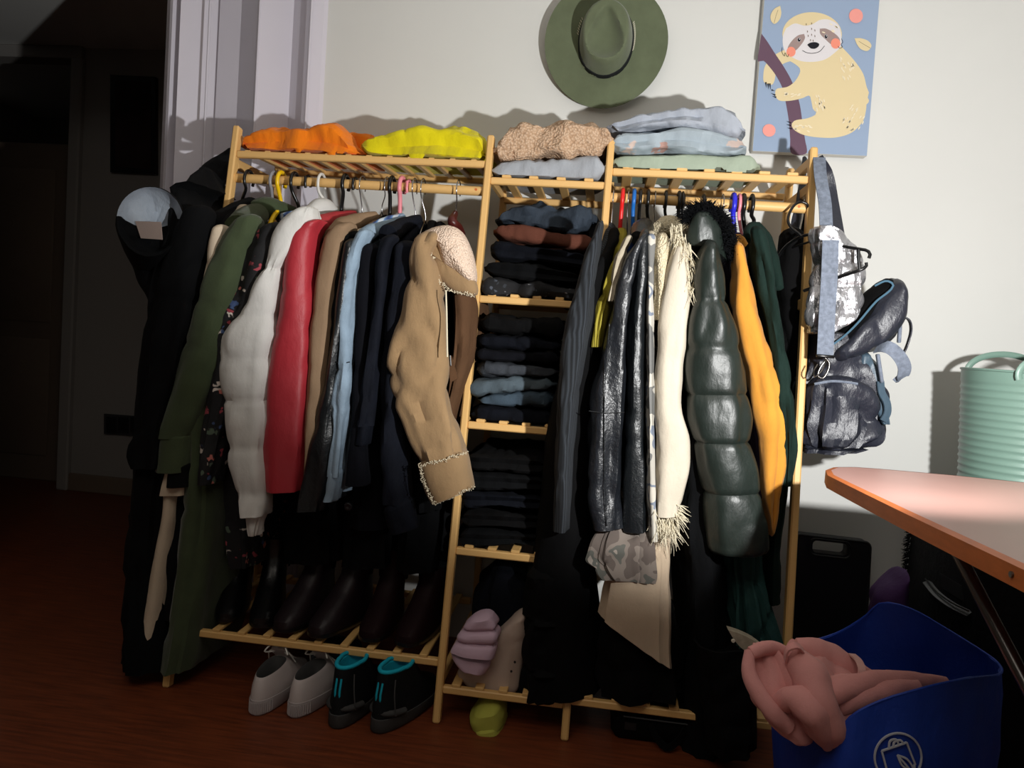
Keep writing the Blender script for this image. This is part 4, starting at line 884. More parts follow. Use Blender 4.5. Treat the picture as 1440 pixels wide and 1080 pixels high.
# empty hanger at the right end
t = thing('clothes_hanger', 'empty black plastic hanger sticking out past right post', 'hanger', W(1150, 340, -.45))
def z3(L_, Y): return [W(1060+x/2.3478, 200+y/2.3478, Y if not isinstance(Y, (list, tuple)) else Y[i]) for i, (x, y) in enumerate(L_)]
part('hook', MB().tube(catmull(z3([(178, 222), (176, 205), (160, 197), (140, 203), (122, 225), (113, 255), (122, 280), (146, 300), (158, 312)], [-.36, -.37, -.37, -.375, -.39, -.4, -.41, -.42, -.43]), 30), .0038, 8), 'hook_black', t)
part('shoulder_bar', MB().tube(catmull(z3([(70, 400), (100, 350), (150, 314), (185, 306), (205, 324), (280, 341), (350, 353), (375, 358), (384, 370), (380, 383)], [-.3, -.33, -.4, -.43, -.45, -.49, -.53, -.54, -.545, -.545]), 40), .0042, 8), 'hook_black', t)
part('shoulder_bar', MB().tube(catmull(z3([(72, 384), (120, 352), (180, 330), (205, 324)], [-.3, -.34, -.42, -.45]), 16), .003, 8), 'hook_black', t)
part('end_strut', MB().tube(z3([(346, 354), (346, 392), (350, 424)], -.53), .0042, 8), 'hook_black', t)
part('trouser_bar', MB().tube(catmull(z3([(371, 397), (371, 410), (350, 422), (280, 446), (165, 491)], [-.53, -.53, -.53, -.5, -.44]), 24), .0042, 8), 'hook_black', t)
# ------------------------------------------------------------------ footwear
def shoe(t, pos, head, Ln, Wd, rings, mat, solemat, sole_h=.03, collar=None, tilt=0, roll=0, liner=None, name='upper', ribs=0):
    """rings: (u centre, half length, half width, z heel, z toe)"""
    d = np.array([math.sin(head), math.cos(head), 0]); s_ = np.array([math.cos(head), -math.sin(head), 0]); pos = np.array(pos, float)
    def P(u, w_, z):
        if roll: w_, z = w_*math.cos(roll)-z*math.sin(roll), w_*math.sin(roll)+z*math.cos(roll)
        if tilt: u, z = u*math.cos(tilt)-z*math.sin(tilt), u*math.sin(tilt)+z*math.cos(tilt)
        return pos+d*u+s_*w_+np.array([0, 0, z])
    def ring(uc, hl, hw, zh, zt, n=36):
        R = []
        for k in range(n):
            a = 2*PI*k/n; c, s2 = math.cos(a), math.sin(a); u = uc+hl*np.sign(c)*abs(c)**.85; w_ = hw*np.sign(s2)*abs(s2)**.8*(1+.12*c-.1*(c < 0)*(-c)); f = (u-(uc-hl))/(2*hl)
            R.append(P(u, w_, zh+(zt-zh)*f**.8))
        return R
    mb = MB(); mb.rings([ring(0, Ln/2*.96, Wd/2*.92, 0, .006), ring(0, Ln/2, Wd/2, .006, .01), ring(0, Ln/2*1.0, Wd/2*.98, sole_h, sole_h*.8), ring(0, Ln/2*.96, Wd/2*.9, sole_h+.002, sole_h*.85)]); part('sole', mb, solemat, t)
    if ribs:
        rb = MB()
        for k in range(-ribs, ribs+1):
            a = PI+k*.09; c, s2 = math.cos(a), math.sin(a); u = Ln/2*np.sign(c)*abs(c)**.85; w_ = Wd/2*np.sign(s2)*abs(s2)**.8*(1+.12*c-.1*(c < 0)*(-c))
            rb.tube([P(u*1.003, w_*1.003, .007), P(u*1.003, w_*1.003, sole_h-.006)], .0016, 5)
        part('sole_ribs', rb, solemat, t)
    RR = [ring(*r) for r in rings]; k = len(RR) if liner is None else liner
    part(name, MB().rings(RR[:k], True, liner is None), mat, t)
    if liner is not None: part('lining', MB().rings(RR[k-1:], False, True), collar, t)
    return P
sn = [(0, .138, .047, .03, .026), (-.001, .137, .047, .05, .042), (-.003, .131, .045, .072, .052), (-.012, .118, .041, .085, .06), (-.035, .092, .035, .09, .085), (-.05, .075, .031, .094, .102), (-.058, .062, .028, .097, .106), (-.058, .054, .021, .09, .098), (-.055, .045, .014, .05, .05)]
def laces(t, P, u0, u1, z0, z1, n, hw, mat, bow=True):
    mb = MB()
    for k in range(n):
        f = k/(n-1); u = u0+(u1-u0)*f; z = z0+(z1-z0)*f
        mb.tube([P(u, -hw, z-.008), P(u+.004, 0, z+.003), P(u+.008, hw, z-.008)], .0024, 6); mb.tube([P(u, hw, z-.008), P(u+.004, 0, z+.005), P(u+.008, -hw, z-.008)], .0024, 6)
    if bow:
        for s_ in (-1, 1):
            mb.tube(catmull([P(u0, 0, z0+.006), P(u0-.02, s_*.02, z0+.022), P(u0-.03, s_*.034, z0+.006), P(u0-.01, s_*.02, z0-.0), P(u0, 0, z0+.006)], 16), .0022, 6)
            mb.tube(catmull([P(u0, 0, z0+.006), P(u0-.01, s_*.028, z0+.002), P(u0+.01, s_*.04, z0-.03)], 10), .002, 6)
    part('laces', mb, mat, t)
g = 'white chunky sneakers on the floor'
for (x, y, hd, lb) in ((357, 1008, .04, 'left white chunky sneaker on floor with bow laces'), (410, 1011, .16, 'right white chunky sneaker, beside the hiking shoes')):
    p = Zp(x, y, 0); t = thing('sneaker', lb, 'shoe', p+np.array([0, .14, 0]), g)
    P = shoe(t, p+np.array([.14*math.sin(hd), .14*math.cos(hd), 0]), hd, .28, .098, sn, 'shoe_white', 'shoe_sole_white', .042, 'hiker_grey', liner=7, ribs=9)
    part('tongue', ribbon(MB(), catmull([P(.05, 0, .075), P(.02, 0, .1), P(-.005, 0, .125), P(-.012, 0, .135)], 8), .045, .008, side=(math.cos(hd), -math.sin(hd), 0)), 'shoe_white', t)
    laces(t, P, .0, .055, .122, .08, 5, .024, 'hook_white')
hk = [(0, .14, .05, .03, .03), (-.001, .139, .051, .06, .05), (-.004, .132, .048, .085, .062), (-.016, .115, .044, .11, .072), (-.04, .088, .04, .135, .1), (-.052, .072, .037, .15, .135), (-.056, .066, .035, .158, .15), (-.056, .056, .026, .152, .145), (-.053, .045, .016, .07, .06)]
g = 'black hiking shoes with turquoise lining'
for (x, y, hd, lb) in ((470, 1026, .1, 'left black hiking shoe with turquoise lining'), (527, 1032, .3, 'right black hiking shoe nearest the ladder post')):
    p = Zp(x, y, 0); t = thing('hiking_shoe', lb, 'shoe', p+np.array([0, .14, 0]), g)
    P = shoe(t, p+np.array([.14*math.sin(hd), .14*math.cos(hd), 0]), hd, .285, .106, hk, 'hiker', 'hiker_grey', .038, 'turquoise', liner=7)
    rim = [P(-.056+.064*math.cos(a), .034*math.sin(a)*(1-.1*(math.cos(a) < 0)), .156+.0*math.cos(a)-.004*(1+math.cos(a))/2) for a in np.linspace(0, 2*PI, 33)]
    part('collar', MB().tube(rim, .0058, 8, cap=False), 'turquoise', t, label='turquoise padded collar')
    for s_ in (-1, 1): part('pull_loop', MB().tube([P(-.131, s_*.006, .07), P(-.134, s_*.006, .1), P(-.126, s_*.006, .13)], .003, 6), 'turquoise', t)
    part('heel_guard', MB().tube(catmull([P(-.07, -.044, .045), P(-.112, -.03, .05), P(-.131, 0, .054), P(-.112, .03, .05), P(-.07, .044, .045)], 16), .009, 8), 'hiker_grey', t)
    part('drawcord', MB().tube(catmull([P(-.11, .034, .14), P(-.12, .04, .1), P(-.118, .046, .05)], 8), .0018, 6), 'hiker_grey', t)
p = Zp(452, 952, 0); t = thing('slipper', 'dark grey slipper behind the white sneakers', 'shoe', p)
shoe(t, p+np.array([.02, .05, 0]), .15, .25, .09, sn, 'charcoal', 'hiker_grey', .03, 'black_cloth', liner=7)
# boots on the lower left shelf
bt = [(0, .132, .043, .03, .014), (0, .13, .043, .05, .035), (-.01, .118, .039, .075, .05), (-.04, .082, .036, .1, .09), (-.062, .055, .034, .13, .13), (-.066, .05, .034, .17, .17), (-.066, .052, .037, .215, .215), (-.066, .053, .038, .222, .222), (-.066, .047, .033, .215, .215), (-.066, .04, .028, .1, .1)]
g = 'dark boots on the lower left shelf'
for (X, Y, hd, m, sc, lb) in ((-1.04, -.42, 2.9, 'boot_black', .92, 'shiny black ankle boot at left end of shoe shelf'), (-.93, -.42, 2.9, 'boot_black', 1.0, 'shiny black ankle boot next to the plum boots'), (-.815, -.42, 3.3, 'boot_plum', 1.08, 'plum leather boot, left of its pair'),
                             (-.7, -.43, 3.4, 'boot_plum', 1.08, 'plum leather boot, right of its pair'), (-.58, -.42, 3.2, 'boot_burgundy', 1.02, 'burgundy suede boot in the middle of shelf right half'), (-.465, -.42, 3.3, 'boot_burgundy', 1.05, 'burgundy suede boot beside the ladder post')):
    t = thing('ankle_boot', lb, 'boot', (X, Y, .175), g)
    P = shoe(t, (X, Y, .176), hd, .265*sc, .09*sc, [tuple(v*sc for v in r) for r in bt], m, 'black_plastic', .024, 'black_cloth', liner=8)
    for s_ in (-1, 1): part('elastic_gusset', MB().prism([P(-.085*sc, s_*.0385*sc, .2*sc), P(-.045*sc, s_*.0385*sc, .2*sc), P(-.055*sc, s_*.038*sc, .13*sc), P(-.07*sc, s_*.038*sc, .13*sc)], tuple(np.array(P(0, s_*.004, 0))-np.array(P(0, 0, 0)))), 'black_cloth', t, False)
    part('pull_tab', MB().tube(catmull([P(-.118*sc, 0, .2*sc), P(-.126*sc, 0, .235*sc), P(-.11*sc, 0, .235*sc), P(-.108*sc, 0, .2*sc)], 10), .003, 6), 'black_cloth', t)
# ladder bottom shelf: lilac slides, beige cap, navy bag
z0 = .1
t = thing('slide_sandal', 'lilac foam slide sandals propped on the bottom ladder shelf', 'shoe', W(668, 940, -.5))
L(t, 'foot_strap', 'lilac_foam', [('s', 662, 868, 696, 864), ('s', 652, 879, 704, 878), ('s', 641, 896, 704, 900), ('s', 634, 911, 698, 921)], Y=-.56, dep=.05, fold=.003, quilt=[.3, .66], qa=.022, K=36, capk=.25, sup=2.8)
L(t, 'sole', 'lilac_foam', [('s', 636, 914, 690, 925), ('s', 639, 922, 690, 932), ('s', 648, 932, 684, 941)], Y=-.545, dep=.05, fold=.002, K=20, bot='round', capk=.3, sup=2.8)
t = thing('canvas_hat', 'beige canvas hat leaning on the bottom ladder shelf', 'hat', W(695, 965, -.5))
crn = L(t, 'crown', 'beige_canvas', [('s', 716, 872, 742, 862), ('s', 690, 895, 744, 890), ('s', 662, 928, 742, 915), ('s', 644, 943, 736, 945), ('s', 660, 962, 730, 966), ('s', 690, 971, 722, 973)], Y=-.5, dep=.05, fold=.004, bot='round', sup=2.2)
for x, y in ((724, 931), (719, 944)): part('eyelet', lathe(MB(), W(x, y, -.552), [(.001, .001), (.003, .002), (.0035, 0)], 10, ax=((1, 0, 0), (0, 0, 1), (0, -1, 0))), 'hook_black', crn)
t = thing('cloth_bag', 'navy cloth bag slumped behind the lilac slides', 'bag', W(715, 880, -.35))
L(t, 'body', 'navy', [(795, 690, 735), (812, 672, 755), (850, 664, 768), (900, 668, 775), (950, 672, 780)], Y=-.36, dep=.12, fold=.014, K=40, bot='round')
t = thing('cloth_bag', 'black cloth bag filling right half of bottom ladder shelf', 'bag', W(770, 960, -.45))
L(t, 'body', 'black_cloth', [(800, 740, 800), (860, 738, 806), (920, 736, 806), (968, 736, 800)], Y=-.5, dep=.1, fold=.012, K=36, bot='round')
p = Zp(690, 1030, 0); t = thing('slipper', 'pair of lime green slippers under the ladder shelf', 'shoe', p)
L(t, 'slipper_toe', 'lime', [('s', 670, 989, 708, 985), ('s', 663, 998, 712, 996), ('s', 666, 1008, 712, 1007)], Y=-.52, dep=.09, fold=.003, K=24, top='round', bot='round', capk=.3, sup=3)
L(t, 'slipper_toe', 'lime', [('s', 672, 1010, 706, 1008), ('s', 668, 1017, 710, 1016), ('s', 672, 1026, 708, 1026)], Y=-.53, dep=.09, fold=.003, K=24, top='round', bot='round', capk=.3, sup=3)
t = thing('cloth_bag', 'black cloth bag on the bottom shelf of right bay', 'bag', W(900, 960, -.45))
L(t, 'body', 'black_cloth', [(850, 850, 948), (890, 838, 956), (930, 838, 958), (964, 846, 956)], Y=-.48, dep=.12, fold=.012, K=36, bot='round', capk=.2)
# dark boxes and bags on the floor at the right bay
t = thing('storage_bag', 'black holdall on the floor beneath the right bay', 'bag', (.2, -.5, 0))
p0, p1 = Zp(858, 1050, 0), Zp(1018, 1068, 0)
mb = MB(); mb.box(((p0[0]+p1[0])/2, -.4, .05), (p1[0]-p0[0], .3, .095), bev=.02); part('body', mb, 'black_cloth', t)
part('zip', MB().tube([(p0[0]+.03, -.553, .07), (p1[0]-.03, -.553, .07)], .003, 6), 'dark_plastic', t)
part('handle', ribbon(MB(), catmull([(p0[0]+.1, -.553, .06), (p0[0]+.12, -.57, .03), ((p0[0]+p1[0])/2, -.58, .015), (p1[0]-.12, -.57, .03), (p1[0]-.1, -.553, .06)], 16), .02, .003, side=(0, 0, 1)), 'black_wool', t)
part('logo_tag', MB().box((p0[0]+.05, -.552, .045), (.03, .002, .02)), 'dark_plastic', t, False)
q = W(1022, 1056, -.6); t = thing('paper_tag', 'small white paper tag by black bags on floor', 'tag', (q[0], q[1], 0))
part('tag', MB().prism(PX([(1020, 1048), (1023, 1046), (1026, 1056), (1024, 1063), (1021, 1060)], -.6), (0, .002, 0)), 'logo_white', t, False)
t = thing('tote_bag', 'black tote bag standing left of the pink hoodie', 'bag', (.33, -.6, 0))
L(t, 'body', 'black_cloth', [(900, 975, 1062), (940, 980, 1062), (1000, 985, 1060), (1045, 990, 1060)], Y=-.6, dep=.08, fold=.01, bot='round', top='hollow', K=36)
t = thing('patterned_pouch', 'pale striped pouch corner with a small button', 'pouch', W(1050, 915, -.62))
mb = MB(); mb.prism(PX(smooth([(1024, 886), (1042, 892), (1062, 902), (1076, 916), (1066, 924), (1046, 914), (1034, 902)], 28), -.66), (0, .03, 0)); part('body', mb, 'lace', t, False)
part('button', lathe(MB(), W(1031, 901, -.664), [(.001, .003), (.004, .003), (.005, 0)], 12, ax=((1, 0, 0), (0, 0, 1), (0, -1, 0))), 'thread_white', t)

# ------------------------------------------------------------------ bags on the right post
t = thing('backpack', 'navy grey nylon backpack hanging open on the right post', 'backpack', W(1190, 630, -.3))
L(t, 'body', 'nylon_grey', [(470, 1135, 1190), (500, 1128, 1215), (530, 1126, 1232), (560, 1122, 1244), (600, 1114, 1240), (622, 1112, 1222), (632, 1114, 1190)], Y=-.36, dep=.1, fold=.012, ff=2.4, fg=6, wr=.004, K=54, N=44, bot='round', capk=.15)
L(t, 'front_pocket', 'nylon_grey', [(534, 1144, 1206), (545, 1138, 1222), (575, 1132, 1238), (605, 1130, 1232), (624, 1136, 1206)], Y=-.43, dep=.05, fold=.014, ff=3, fg=8, wr=.005, K=44, N=36, bot='round', capk=.3)
part('pocket_edge', MB().tube(PX(smooth([(1145, 540), (1170, 536), (1195, 538), (1206, 540)], 14, False), -.482), .0035, 6), 'strap_grey', t)
L(t, 'side_panel', 'nylon_blue', [(500, 1206, 1226), (520, 1204, 1240), (545, 1212, 1243), (575, 1226, 1246), (595, 1236, 1246)], Y=-.42, dep=.03, fold=.008, K=30, label='blue grey side panel')
# open lid, slanting up to the right
L(t, 'lid', 'nylon_grey', [('s', 1172, 486, 1182, 508), ('s', 1196, 462, 1216, 498), ('s', 1220, 432, 1252, 478), ('s', 1240, 404, 1268, 452), ('s', 1250, 396, 1271, 424)], Y=-.42, dep=.07, fold=.006, fg=6, wr=.003, K=40, N=34, bot='round', label='open lid')
L(t, 'opening', 'black_cloth', [('s', 1168, 470, 1178, 486), ('s', 1190, 446, 1210, 466), ('s', 1218, 412, 1238, 432), ('s', 1236, 398, 1250, 406)], Y=-.4, dep=.06, fold=.004, K=30, bot='round', label='dark inside of the bag')
part('piping', MB().tube(PX(smooth([(1172, 484), (1190, 470), (1208, 452), (1232, 424), (1252, 408), (1256, 400), (1246, 395), (1230, 402)], 30, False), -.475), .0028, 6), 'piping_blue', t, label='blue zip edge')
part('buckle', MB().bar(W(1234, 498, -.47), W(1240, 538, -.47), .014, .008, .002), 'strap_grey', t); part('buckle', MB().bar(W(1266, 452, -.46), W(1264, 482, -.46), .012, .008, .002), 'strap_grey', t)
part('loose_strap', ribbon(MB(), catmull([W(1232, 490, -.47), W(1248, 488, -.5), W(1262, 498, -.5), W(1272, 516, -.49), W(1268, 532, -.47), W(1262, 528, -.46)], 22), .032, .003, side=(.7, -.3, .7)), 'strap_grey', t, label='grey webbing strap')
part('side_strap', ribbon(MB(), catmull(PX([(1266, 444), (1278, 450), (1281, 464), (1276, 484), (1270, 498)], -.45), 18), .014, .003, side=(0, 1, 0)), 'nylon_grey', t)
part('side_strap', ribbon(MB(), catmull(PX([(1238, 536), (1240, 552), (1247, 566), (1248, 580), (1242, 592)], -.46), 16), .02, .004, side=(.9, .3, 0)), 'nylon_blue', t)
t = thing('quilted_handbag', 'shiny silver quilted handbag hanging over the backpack', 'bag', W(1170, 465, -.4))
L(t, 'body', 'silver', [(322, 1142, 1172), (332, 1140, 1188), (350, 1140, 1202), (385, 1142, 1212), (410, 1140, 1214), (435, 1136, 1210), (455, 1134, 1192), (467, 1134, 1172)], Y=-.45, dep=.05, fold=.008, ff=3, fg=10, wr=.005, K=64, N=44, quilt=[.15, .35, .55, .75, .95], qa=.008, bot='round', capk=.2)
part('ring_loop', MB().tube(PX([(1154, 328), (1156, 320), (1168, 318), (1172, 326), (1160, 330), (1154, 328)], -.49), .004, 8), 'silver', t)
part('shoulder_strap', ribbon(MB(), catmull([W(1152, 222, -.35), W(1154, 250, -.4), W(1160, 285, -.44), W(1162, 322, -.48)], 14), .032, .004, side=(1, 0, .1)), 'strap_grey', t, label='grey shoulder strap')
part('shoulder_strap', ribbon(MB(), catmull([W(1150, 222, -.34), W(1164, 245, -.3), W(1172, 285, -.3), W(1180, 330, -.35)], 14), .028, .004, side=(1, 0, .1)), 'nylon_grey', t)
part('crossbody_strap', ribbon(MB(), catmull([W(1168, 338, -.505), W(1166, 390, -.515), W(1163, 440, -.52), W(1160, 499, -.52)], 16), .04, .004, side=(1, 0, .1)), 'strap_grey', t, label='woven grey blue strap')
part('strap_end', MB().bar(W(1148, 500, -.52), W(1173, 502, -.52), .012, .008, .002), 'hook_black', t)
mb = MB(); mb.tube(catmull(PX([(1160, 503), (1166, 510), (1164, 522), (1157, 532), (1150, 528), (1154, 516), (1160, 508)], -.52), 20), .003, 8); mb.tube(catmull(PX([(1162, 505), (1158, 518), (1147, 530), (1144, 524), (1150, 512)], -.525), 14), .002, 6)
part('snap_hook', mb, 'steel', t, label='chrome snap hook')

# ------------------------------------------------------------------ right corner
TZ = .81
t = thing('side_table', 'table with pinkish top and orange wooden rim', 'table', (1.2, -1.5, 0))
C = [Zp(x, y, TZ)[:2] for x, y in ((1440, 678), (1330, 667), (1230, 658.5), (1195, 656), (1172, 656), (1161, 660), (1164, 667), (1190, 680), (1270, 719), (1340, 752), (1440, 799))]
outl = [tuple(p) for p in C] 
k = (C[-1]-C[-3])/np.linalg.norm(C[-1]-C[-3]); outl += [(outl[-1][0]+.01, -1.72), (.66, -1.95), (1.0, -2.05), (1.75, -2.05), (1.75, outl[0][1])]
outl = [np.array(o_) for o_ in outl]
cen = np.array([1.1, -1.4])
inn = [p+(cen-p)/np.linalg.norm(cen-p)*.012 for p in outl]
part('table_top', MB().prism([(p[0], p[1], TZ+.0005) for p in inn], (0, 0, -.02)), 'laminate', t, False)
mb = MB(); n = len(outl); V = [(p[0], p[1], TZ-.002) for p in outl]+[(p[0], p[1], TZ-.028) for p in outl]+[(p[0], p[1], TZ+.001) for p in inn]+[(p[0], p[1], TZ-.028) for p in inn]
F = []
for i in range(n): j = (i+1) % n; F += [(i, j, n+j, n+i), (2*n+i, 2*n+j, j, i), (n+i, n+j, 3*n+j, 3*n+i)]
part('table_rim', mb.add(V, F), 'orange_wood', t, True, label='orange wooden rim')
for x, y in ((1166, 673), (1236, 708), (1305, 741), (1424, 808)):
    q = Zp(x, y, TZ-.014); part('screw', MB().tube([q+np.array([.004, 0, 0]), q+np.array([-.003, 0, 0])], .004, 8), 'steel', t)
a, b = W(1350, 790, -1.0), W(1452, 985, -1.12); a = np.array([a[0], a[1], TZ-.03]); 
for (pa, pb) in ((W(1343, 770, -1.12), W(1450, 975, -1.3)), ): 
    dd = pb-pa; pb2 = pa+dd*(pa[2]/(pa[2]-pb[2])); part('leg', MB().tube([pa, pb2], .011, 14), 'steel', t, label='slanting chrome leg')
part('leg', MB().tube([(1.6, -.95, TZ-.03), (1.65, -.9, 0)], .011, 14), 'steel', t); part('leg', MB().tube([(1.6, -1.9, TZ-.03), (1.65, -1.95, 0)], .011, 14), 'steel', t); part('leg', MB().tube([(.9, -1.95, TZ-.03), (.95, -2.0, 0)], .011, 14), 'steel', t)
part('leg_brace', MB().bar((1.0, -1.9, TZ-.035), (1.0, -.95, TZ-.035), .02, .012, .002), 'steel', t)
# carpeted box (amplifier like) under the table
t = thing('carpeted_box', 'black carpet covered box with handle under the table', 'box', (1.2, -.45, 0))
q0 = W(1268, 800, -.15); bx0 = q0[0]
def WX(x, y, X):
    d = ray(x, y); return CAM + d*X/d[0]
part('body', MB().box(((bx0+1.75)/2, -.39, .36), (1.75-bx0, .42, .72), bev=.012), 'carpet', t)
part('handle_plate', MB().prism([WX(x, y, bx0-.002) for x, y in ((1322, 806), (1352, 824), (1355, 846), (1326, 828))], (.01, 0, 0)), 'dark_plastic', t, False)
hp = [WX(1303, 818, bx0-.004), WX(1318, 836, bx0-.02), WX(1340, 852, bx0-.02), WX(1364, 864, bx0-.004)]
part('handle_strap', ribbon(MB(), catmull(hp, 14), .02, .004, side=(1, 0, .6)), 'dark_plastic', t)
part('strap_edge', MB().tube(catmull([q+np.array([-.004, 0, .008]) for q in hp], 14), .0022, 6), 'steel', t, label='bright handle edge')
mb = MB(); random.seed(12)
for k in range(420):
    z = random.uniform(.42, .725); p = np.array([bx0+.002, random.uniform(-.2, -.17), z]); d_ = np.array([-random.uniform(.3, 1), random.gauss(0, .4), -random.uniform(.0, .8)]); d_ /= np.linalg.norm(d_)
    mb.tube([p, p+d_*random.uniform(.008, .02)], [.0016, .0008], 4)
part('frayed_edge', mb, 'carpet', t, kind='stuff')
# bucket
t = thing('laundry_tub', 'ribbed mint green flexible tub behind the table', 'bucket', W(1452, 700, -.42))
R = .17; top = W(1360, 518, -.42); bc = np.array([top[0]+R, -.42, 0]); zt = top[2]+.002; zb = .722
prof = [(R*.86, zb), (R*.875, zb+.004)]; nr = 15; zz = np.linspace(zb+.02, zt-.035, nr*6)
for i, z in enumerate(zz): prof.append((R*(.875+.115*(z-zb)/(zt-zb))+.0028*(.5+.5*math.cos(2*PI*i/6))**2, z))
prof += [(R*.992, zt-.03), (R*.995, zt-.006), (R*1.012, zt-.004), (R*1.014, zt), (R*.985, zt+.001), (R*.975, zt-.01), (R*.86, zb+.012), (.001, zb+.01)]
part('tub_body', lathe(MB(), bc, prof, 72), 'bucket_green', t)
for s_, Yh in ((1, .12), (-1, -.14)):
    cxh = bc[0]+.0; P = []
    for a in np.linspace(-.25, PI+.25, 24): P.append(np.array([cxh-.02+.095*math.cos(a)*1.0, -.42+Yh, zt-.008+.052*max(-.3, math.sin(a))]))
    part('handle', MB().tube(P, .0085, 10, flat=.6), 'bucket_green', t)
# black panel with a grip hole
t = thing('folding_board', 'black plastic board with grip slot against wall', 'board', W(1170, 895, -.06))
zf = -.09
def rr(x0, y0, x1, y1, r, n=5, sk=0):
    P = []
    for (cx_, cy_, a0) in ((x1-r, y0+r, -90), (x1-r, y1-r, 0), (x0+r, y1-r, 90), (x0+r, y0+r, 180)):
        for k in range(n+1):
            a = math.radians(a0+90*k/n); P.append((cx_+r*math.cos(a), cy_+r*math.sin(a)))
    return P
def skew(P): return [(x-(y-760)*.055, y+(x-1120)*.115) for x, y in P]
out = skew(rr(1119, 751, 1224, 905, 8)); hole = skew(rr(1143, 757, 1192, 774, 6))
fo, fi = PX(out, zf), PX(hole, zf); off = np.array([0, .045, 0]); n1, n2 = len(fo), len(fi)
mb = MB(); 
# front/back faces as strips between matching rounded outlines (same vertex count)
V = fo+fi+[p+off for p in fo]+[p+off for p in fi]; n = n1
F = []
for i in range(n):
    j = (i+1) % n; F += [(i, j, n+j, n+i), (2*n+j, 2*n+i, 3*n+i, 3*n+j), (j, i, 2*n+i, 2*n+j), (n+i, n+j, 3*n+j, 3*n+i)]
part('board', mb.add(V, F), 'dark_plastic', t, False)
part('grip_rim', MB().tube(PX(skew(rr(1139, 754, 1196, 777, 8)), zf-.001)+[PX(skew(rr(1139, 754, 1196, 777, 8)), zf-.001)[0]], .003, 6), 'dark_plastic', t)
part('edge_rim', MB().tube(fo+[fo[0]], .004, 6), 'dark_plastic', t)
# stand under the board so that it reaches the floor
zl = min(p[2] for p in fo); part('foot', MB().box(((fo[0][0]+fo[12][0])/2, zf+.022, zl/2), (abs(fo[0][0]-fo[12][0])*.9, .04, zl+.01)), 'dark_plastic', t, False)
# purple bag
t = thing('cloth_bag', 'purple cloth bag between black board and carpeted box', 'bag', W(1245, 900, -.35))
L(t, 'body', 'purple_bag', [('s', 1256, 812, 1272, 806), ('s', 1236, 826, 1274, 822), ('s', 1224, 838, 1276, 838), ('s', 1222, 860, 1278, 860), ('s', 1222, 900, 1280, 900), ('s', 1210, 1030, 1276, 1036)], Y=-.4, dep=.06, fold=.01, bot='round')
# blue shopping bag
t = thing('shopping_bag', 'large royal blue shopping bag lying open', 'bag', Zp(1280, 1070, 0))
rim = [(1100, 912, -.72), (1140, 902, -.66), (1180, 889, -.62), (1215, 868, -.62), (1240, 848, -.64), (1280, 856, -.66), (1330, 884, -.68), (1380, 915, -.74), (1403, 932, -.82), (1406, 948, -.95), (1370, 953, -1.04), (1330, 960, -1.08), (1290, 970, -1.1), (1240, 985, -1.1), (1200, 1005, -1.1), (1176, 1030, -1.08), (1150, 1020, -1.0), (1120, 985, -.9), (1100, 945, -.8)]
low = []
P = np.array([W(*r) for r in rim]); c = P.mean(0); c[2] = 0
P = catmull(np.vstack([P, P[:1]]), 73)[:-1]
Rg = []
for f in (1, .86, .66, .42, .2, .04):
    R_ = []
    for i, p in enumerate(P):
        q = p.copy(); d_ = p-c; k_ = 1+.1*math.sin(PI*(1-f)) - .12*(1-f)
        q[0] = c[0]+d_[0]*k_; q[1] = c[1]+d_[1]*k_; q[2] = .01+(p[2]-.01)*f
        nz = noise.noise(Vector((i*.35, f*5, 1.7)))*.014*(1-abs(f-.5)); ang = d_[:2]/np.linalg.norm(d_[:2]); q[0] += ang[0]*nz; q[1] += ang[1]*nz; R_.append(q)
    Rg.append(R_)
inner = []
for f, R_ in zip((1, .86, .66, .42, .2, .04), Rg): inner.append([p+(np.array([c[0], c[1], p[2]])-p)*.012+np.array([0, 0, .001 if f < 1 else 0]) for p in R_])
part('bag_body', MB().rings(inner[::-1]+Rg, True, True), 'blue_bag', t)
part('hem', MB().tube(list(P)+[P[0]], .0028, 6, cap=False), 'blue_bag', t)
# printed logo on the near face
lc = (1262, 1064)
mbv = []
def onface(x, y):
    # nearest depth of the near face found along the pixel ray on the outer wall triangles
    o_ = CAM; d_ = ray(x, y); best = None
    for i in range(len(Rg)-1):
        for k_ in range(len(P)):
            j = (k_+1) % len(P)
            for tri in ((Rg[i][k_], Rg[i][j], Rg[i+1][j]), (Rg[i][k_], Rg[i+1][j], Rg[i+1][k_])):
                e1, e2 = tri[1]-tri[0], tri[2]-tri[0]; h = np.cross(d_, e2); a_ = e1@h
                if abs(a_) < 1e-12: continue
                s_ = o_-tri[0]; u = (s_@h)/a_
                if u < 0 or u > 1: continue
                q = np.cross(s_, e1); v = (d_@q)/a_
                if v < 0 or u+v > 1: continue
                tt = (e2@q)/a_
                if tt > 0 and (best is None or tt < best): best = tt
    return None if best is None else o_+d_*(best-.0035)
def decal(L_, w_=.004, n=24, closed=False):
    Q = smooth(L_, n, closed) if len(L_) > 2 else [tuple(np.array(L_[0])*(1-u)+np.array(L_[1])*u) for u in np.linspace(0, 1, 6)]
    R_ = [onface(x, y) for x, y in Q]; R_ = [r for r in R_ if r is not None]
    if closed and len(R_) > 3: R_.append(R_[0])
    return R_
mb = MB()
